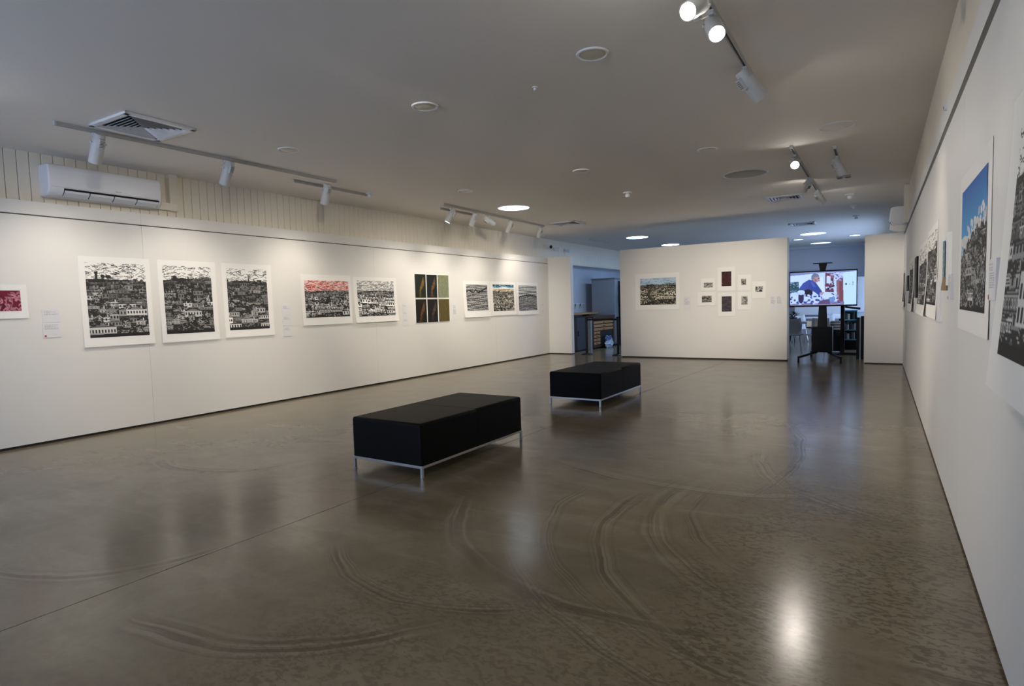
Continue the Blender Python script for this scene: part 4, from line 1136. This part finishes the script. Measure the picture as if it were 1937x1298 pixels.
# plan chest
t = thing('plan_chest', 'brown timber plan chest with shallow drawers seen past the barrier', 'chest', (-7.6, 16.9, 0))
X0, X1, Y0, Y1 = -8.05, -7.25, 16.12, 17.72
boxes('carcass', M_WOOD, t, [(X0, X1-.02, Y0+.03, Y1-.03, .10, .86), (X0, X1, Y0, Y0+.05, .08, .90), (X0, X1, Y1-.05, Y1, .08, .90), (X0, X1, Y0, Y1, .06, .11)], .003)
boxes('top', M_WOOD, t, [(X0-.02, X1+.03, Y0-.03, Y1+.03, .90, 1.0)], .006)
boxes('plinth', M_BLACK, t, [(X0+.02, X1-.06, Y0+.04, Y1-.04, 0, .06)])
dz = .105
for k in range(7):
    z = .12+k*dz
    ya, yb = (Y0+.06, Y1-.06) if k >= 4 else (Y0+.06, Y0+.52)
    d_ = boxes('drawer', M_LWOOD, t, [(X1-.02, X1+.002, ya, yb, z+.020, z+dz-.012)], .003)
    boxes('pull', M_WOOD, d_, [(X1+.002, X1+.016, (ya+yb)/2-.06, (ya+yb)/2+.06, z+.045, z+.06)])
boxes('niche_shade', M_BLACK, t, [(X1-.0205, X1-.012, Y0+.56, Y1-.06, .12, .53)])  # flat black sheet on the solid front, painting the shade of an opening
t = thing('plastic_bag', 'crumpled white and blue plastic bag slumped at the plan chest opening', 'bag', (X1+.12, 17.05, .0))
bm = bmesh.new(); ball(bm, (X1+.12, 17.05, .15), .15, (.4, 2.1, 1.0))
for v in bm.verts:
    v.co += Vector((rnd.uniform(-.02, .02), rnd.uniform(-.05, .05), rnd.uniform(-.035, .035)))
    v.co.z = max(.0, v.co.z)
obj('bag_body', bm, mat('bag_plastic', (.50, .60, .80), .3, vary=.35, vscale=9), t)
bm = bmesh.new(); ball(bm, (X1+.12, 16.98, .30), .09, (.5, 2.4, .8))
for v in bm.verts: v.co += Vector((rnd.uniform(-.02, .02), rnd.uniform(-.05, .05), rnd.uniform(-.03, .03)))
obj('blue_liner', bm, mat('liner_plastic', (.10, .17, .34), .35, vary=.4, vscale=9), t)
t = tag(boxes('leaning_board', M_GREYLAM, None, [(-7.40, -7.26, 15.98, 16.08, 0, .94)], .003), 'light grey board standing on end against the plan chest', 'board')
# tall grey cupboard
t = thing('tall_cupboard', 'tall blue-grey cupboard standing behind the plan chest', 'cupboard', (-7.5, 18.3, 0))
boxes('carcass', M_GREYLAM, t, [(-8.1, -7.30, 17.95, 18.9, .05, 2.16)], .004)
boxes('cornice', M_GRILLE, t, [(-8.12, -7.28, 17.93, 18.92, 2.16, 2.20)])
boxes('plinth', M_BLACK, t, [(-8.08, -7.32, 17.98, 18.88, 0, .05)])
boxes('door', M_GREYLAM, t, [(-7.30, -7.282, 17.97, 18.42, .08, 2.14)], .002)
boxes('door', M_GREYLAM, t, [(-7.30, -7.282, 18.43, 18.88, .08, 2.14)], .002)
t = thing('equipment_rack', 'narrow black equipment rack just visible beside the freestanding wall', 'rack', (-7.0, 18.6, 0))
boxes('frame', M_BMETAL, t, [(-7.26, -7.22, 18.2, 18.24, 0, 2.1), (-6.9, -6.86, 18.2, 18.24, 0, 2.1), (-7.26, -7.22, 18.7, 18.74, 0, 2.1), (-6.9, -6.86, 18.7, 18.74, 0, 2.1)])
for z in (.3, .9, 1.3, 1.9): boxes('shelf', M_BMETAL, t, [(-7.26, -6.86, 18.2, 18.74, z, z+.03)])
boxes('equipment', M_BPLASTIC, t, [(-7.2, -6.92, 18.25, 18.7, 1.33, 1.65)], .005)

# ------------------------------------------------------------------ far room beyond the television
def table(label, x0, x1, y0, y1, h=.74, top=M_PROP):
    t = thing('work_table', label, 'table', ((x0+x1)/2, (y0+y1)/2, 0), 'tables in the far room')
    boxes('tabletop', top, t, [(x0, x1, y0, y1, h-.035, h)], .003)
    for a in (x0+.03, x1-.08):
        for b_ in (y0+.03, y1-.08): boxes('leg', M_BMETAL, t, [(a, a+.05, b_, b_+.05, 0, h-.035)])
table('dark-legged table nearest behind the television', -2.7, -1.42, 17.0, 17.9, .74, M_GREYP)
table('pale table farther back behind the trolley', -2.4, -.95, 20.0, 21.0, .76, M_WCHAIR)
CH = 'shell chairs round the far tables'
def chair(label, x, y, yaw, m_):
    t = thing('shell_chair', label, 'chair', (x, y, 0), CH)
    bm = bmesh.new()
    prof = [(.22, .44), (.20, .455), (.0, .43), (-.16, .44), (-.21, .50), (-.24, .66), (-.26, .84)]
    rows = []
    for i, (fy, z) in enumerate(prof):
        hw = .21 if i < 5 else .22-.03*(i-5)
        rows.append([bm.verts.new((x+hw*c_, y+fy+.03*abs(c_)**2*(1 if i > 4 else 0), z+.03*abs(c_)**3)) for c_ in (-1, -.6, 0, .6, 1)])
    for r1, r2 in zip(rows[:-1], rows[1:]):
        for k in range(4): bm.faces.new((r1[k], r1[k+1], r2[k+1], r2[k]))
    bmesh.ops.recalc_face_normals(bm, faces=bm.faces[:])
    s = obj('seat_shell', bm, m_, t, smooth=True)
    md = s.modifiers.new('solid', 'SOLIDIFY'); md.thickness = .012
    for a in (-1, 1):
        for b_ in (-1, 1):
            quick('leg', M_CHROME, t, lambda bm, a=a, b_=b_: tube(bm, (x+a*.15, y+b_*.13, .425), (x+a*.21, y+b_*.20, 0), .011, .010, 10))
    t.rotation_euler = (0, 0, yaw)
    return t
chair('grey shell chair at the table edge beside the freestanding wall', -1.86, 16.45, math.pi+.2, M_GREYP)
chair('grey shell chair facing the screen back, second from the wall', -1.30, 16.35, math.pi-.2, M_GREYP)
chair('white shell chair at the pale far table, near the trolley column', -1.35, 19.7, math.pi, M_WCHAIR)
chair('white shell chair on the wall side of the pale far table', -2.05, 19.6, math.pi+.3, M_WCHAIR)
chair('white shell chair at the far end of the pale table', -1.1, 21.3, 0, M_WCHAIR)
t = thing('plant_pot', 'dark bushy pot plant on the far table', 'plant', (-1.98, 17.5, .74))
quick('pot', M_NAVY, t, lambda bm: tube(bm, (-1.98, 17.5, .74), (-1.98, 17.5, .86), .08, .10, 18))
bm = bmesh.new()
for k in range(60):
    a = rnd.uniform(0, 6.28); r_ = rnd.uniform(.02, .15); z = .86+rnd.uniform(0, .16)
    p = Vector((-1.98+r_*math.cos(a), 17.5+r_*math.sin(a), z))
    box(bm, p, (.07, .03, .002), Matrix.Rotation(a, 3, 'Z') @ Matrix.Rotation(rnd.uniform(-1, 1), 3, 'Y'))
obj('foliage', bm, M_LEAF, t)
# pile of papers / magazines on a low stand
t = thing('magazine_stack', 'stack of striped papers on a dark stand behind the trolley', 'papers', (-.98, 17.2, 0))
boxes('stand', M_BPLASTIC, t, [(-1.12, -.78, 17.0, 17.5, 0, .55)], .004)
for k in range(6): boxes('paper_bundle', M_WCHAIR if k % 2 == 0 else M_GRILLE, t, [(-1.11+.008*k, -.80-.01*k, 17.02, 17.48, .55+.035*k, .58+.035*k)])
# teal shelf with books
t = thing('teal_bookcase', 'teal open bookcase between the barrier post and white cabinet', 'bookcase', (-.62, 17.7, 0))
boxes('carcass', M_TEAL, t, [(-.80, -.78, 17.5, 17.85, .25, 1.02), (-.50, -.48, 17.5, 17.85, .25, 1.02), (-.80, -.48, 17.83, 17.85, .25, 1.02)])
for z in (.25, .50, .76, 1.0): boxes('shelf', M_TEAL, t, [(-.80, -.48, 17.5, 17.85, z, z+.025)])
boxes('base_stand', M_BPLASTIC, t, [(-.78, -.50, 17.52, 17.83, 0, .25)])
for zi, z in enumerate((.275, .525, .785)):
    x = -.775
    k = 0
    while x < -.53:
        wd = rnd.uniform(.025, .05); hb = rnd.uniform(.13, .2)
        b_ = boxes('book', [M_NAVY, M_BOOKS, M_WCHAIR, M_BPLASTIC][k % 4], None, [(x, x+wd-.003, 17.53, 17.72, z, z+hb)], origin=(x, 17.6, z))
        tag(b_, '%s book, %s from the trolley side on the %s of the teal bookcase' % (['navy spined', 'charcoal spined', 'white spined', 'black spined'][k % 4], ['first', 'second', 'third', 'fourth', 'fifth', 'sixth', 'seventh', 'eighth', 'ninth', 'tenth'][k], ['lowest shelf', 'middle shelf', 'upper shelf'][zi]), 'book', 'books on the %s of the teal bookcase' % ['lowest shelf', 'middle shelf', 'upper shelf'][zi])
        x += wd; k += 1
t = thing('white_cabinet', 'white cabinet with dark gap half hidden by the far column', 'cabinet', (-.35, 18.2, 0))
boxes('carcass', M_WCHAIR, t, [(-.62, .1, 18.1, 18.7, .05, .95)], .004)
boxes('top', M_WCHAIR, t, [(-.64, .12, 18.08, 18.72, .95, .98)], .003)
boxes('drawer_gap', M_BLACK, t, [(-.61, .09, 18.097, 18.1, .44, .455)])
boxes('plinth', M_BLACK, t, [(-.60, .08, 18.13, 18.68, 0, .05)])
t = thing('upright_panel_box', 'pale tall box standing on the white cabinet beside the column', 'box', (-.4, 18.4, .98))
boxes('body', M_WCHAIR, t, [(-.50, -.2, 18.3, 18.6, .98, 1.86)], .006)
boxes('lid', M_WCHAIR, t, [(-.515, -.185, 18.285, 18.615, 1.86, 1.90)], .004)
boxes('side_shelf', M_WCHAIR, t, [(-.60, -.50, 18.32, 18.58, 1.37, 1.40)])
# easel boards showing under the screen
for k, (x, y, lab) in enumerate([(-1.95, 22.5, 'pale display board under the screen, beside the freestanding wall'), (-.95, 22.6, 'pale display board under the screen, beside the barrier post')]):
    t = thing('display_board', lab, 'board', (x, y, 0), 'display boards in the far room')
    boxes('panel', M_WCHAIR, t, [(x-.55, x+.55, y, y+.03, .78, 1.9)], .003)
    for s in (-.45, .45): boxes('leg', M_TRACK, t, [(x+s-.015, x+s+.015, y+.03, y+.06, 0, 1.85)])
struct(boxes('baseboard_end', M_WCHAIR, None, [(-6, .4, YF-.03, YF, 0, .16)]))
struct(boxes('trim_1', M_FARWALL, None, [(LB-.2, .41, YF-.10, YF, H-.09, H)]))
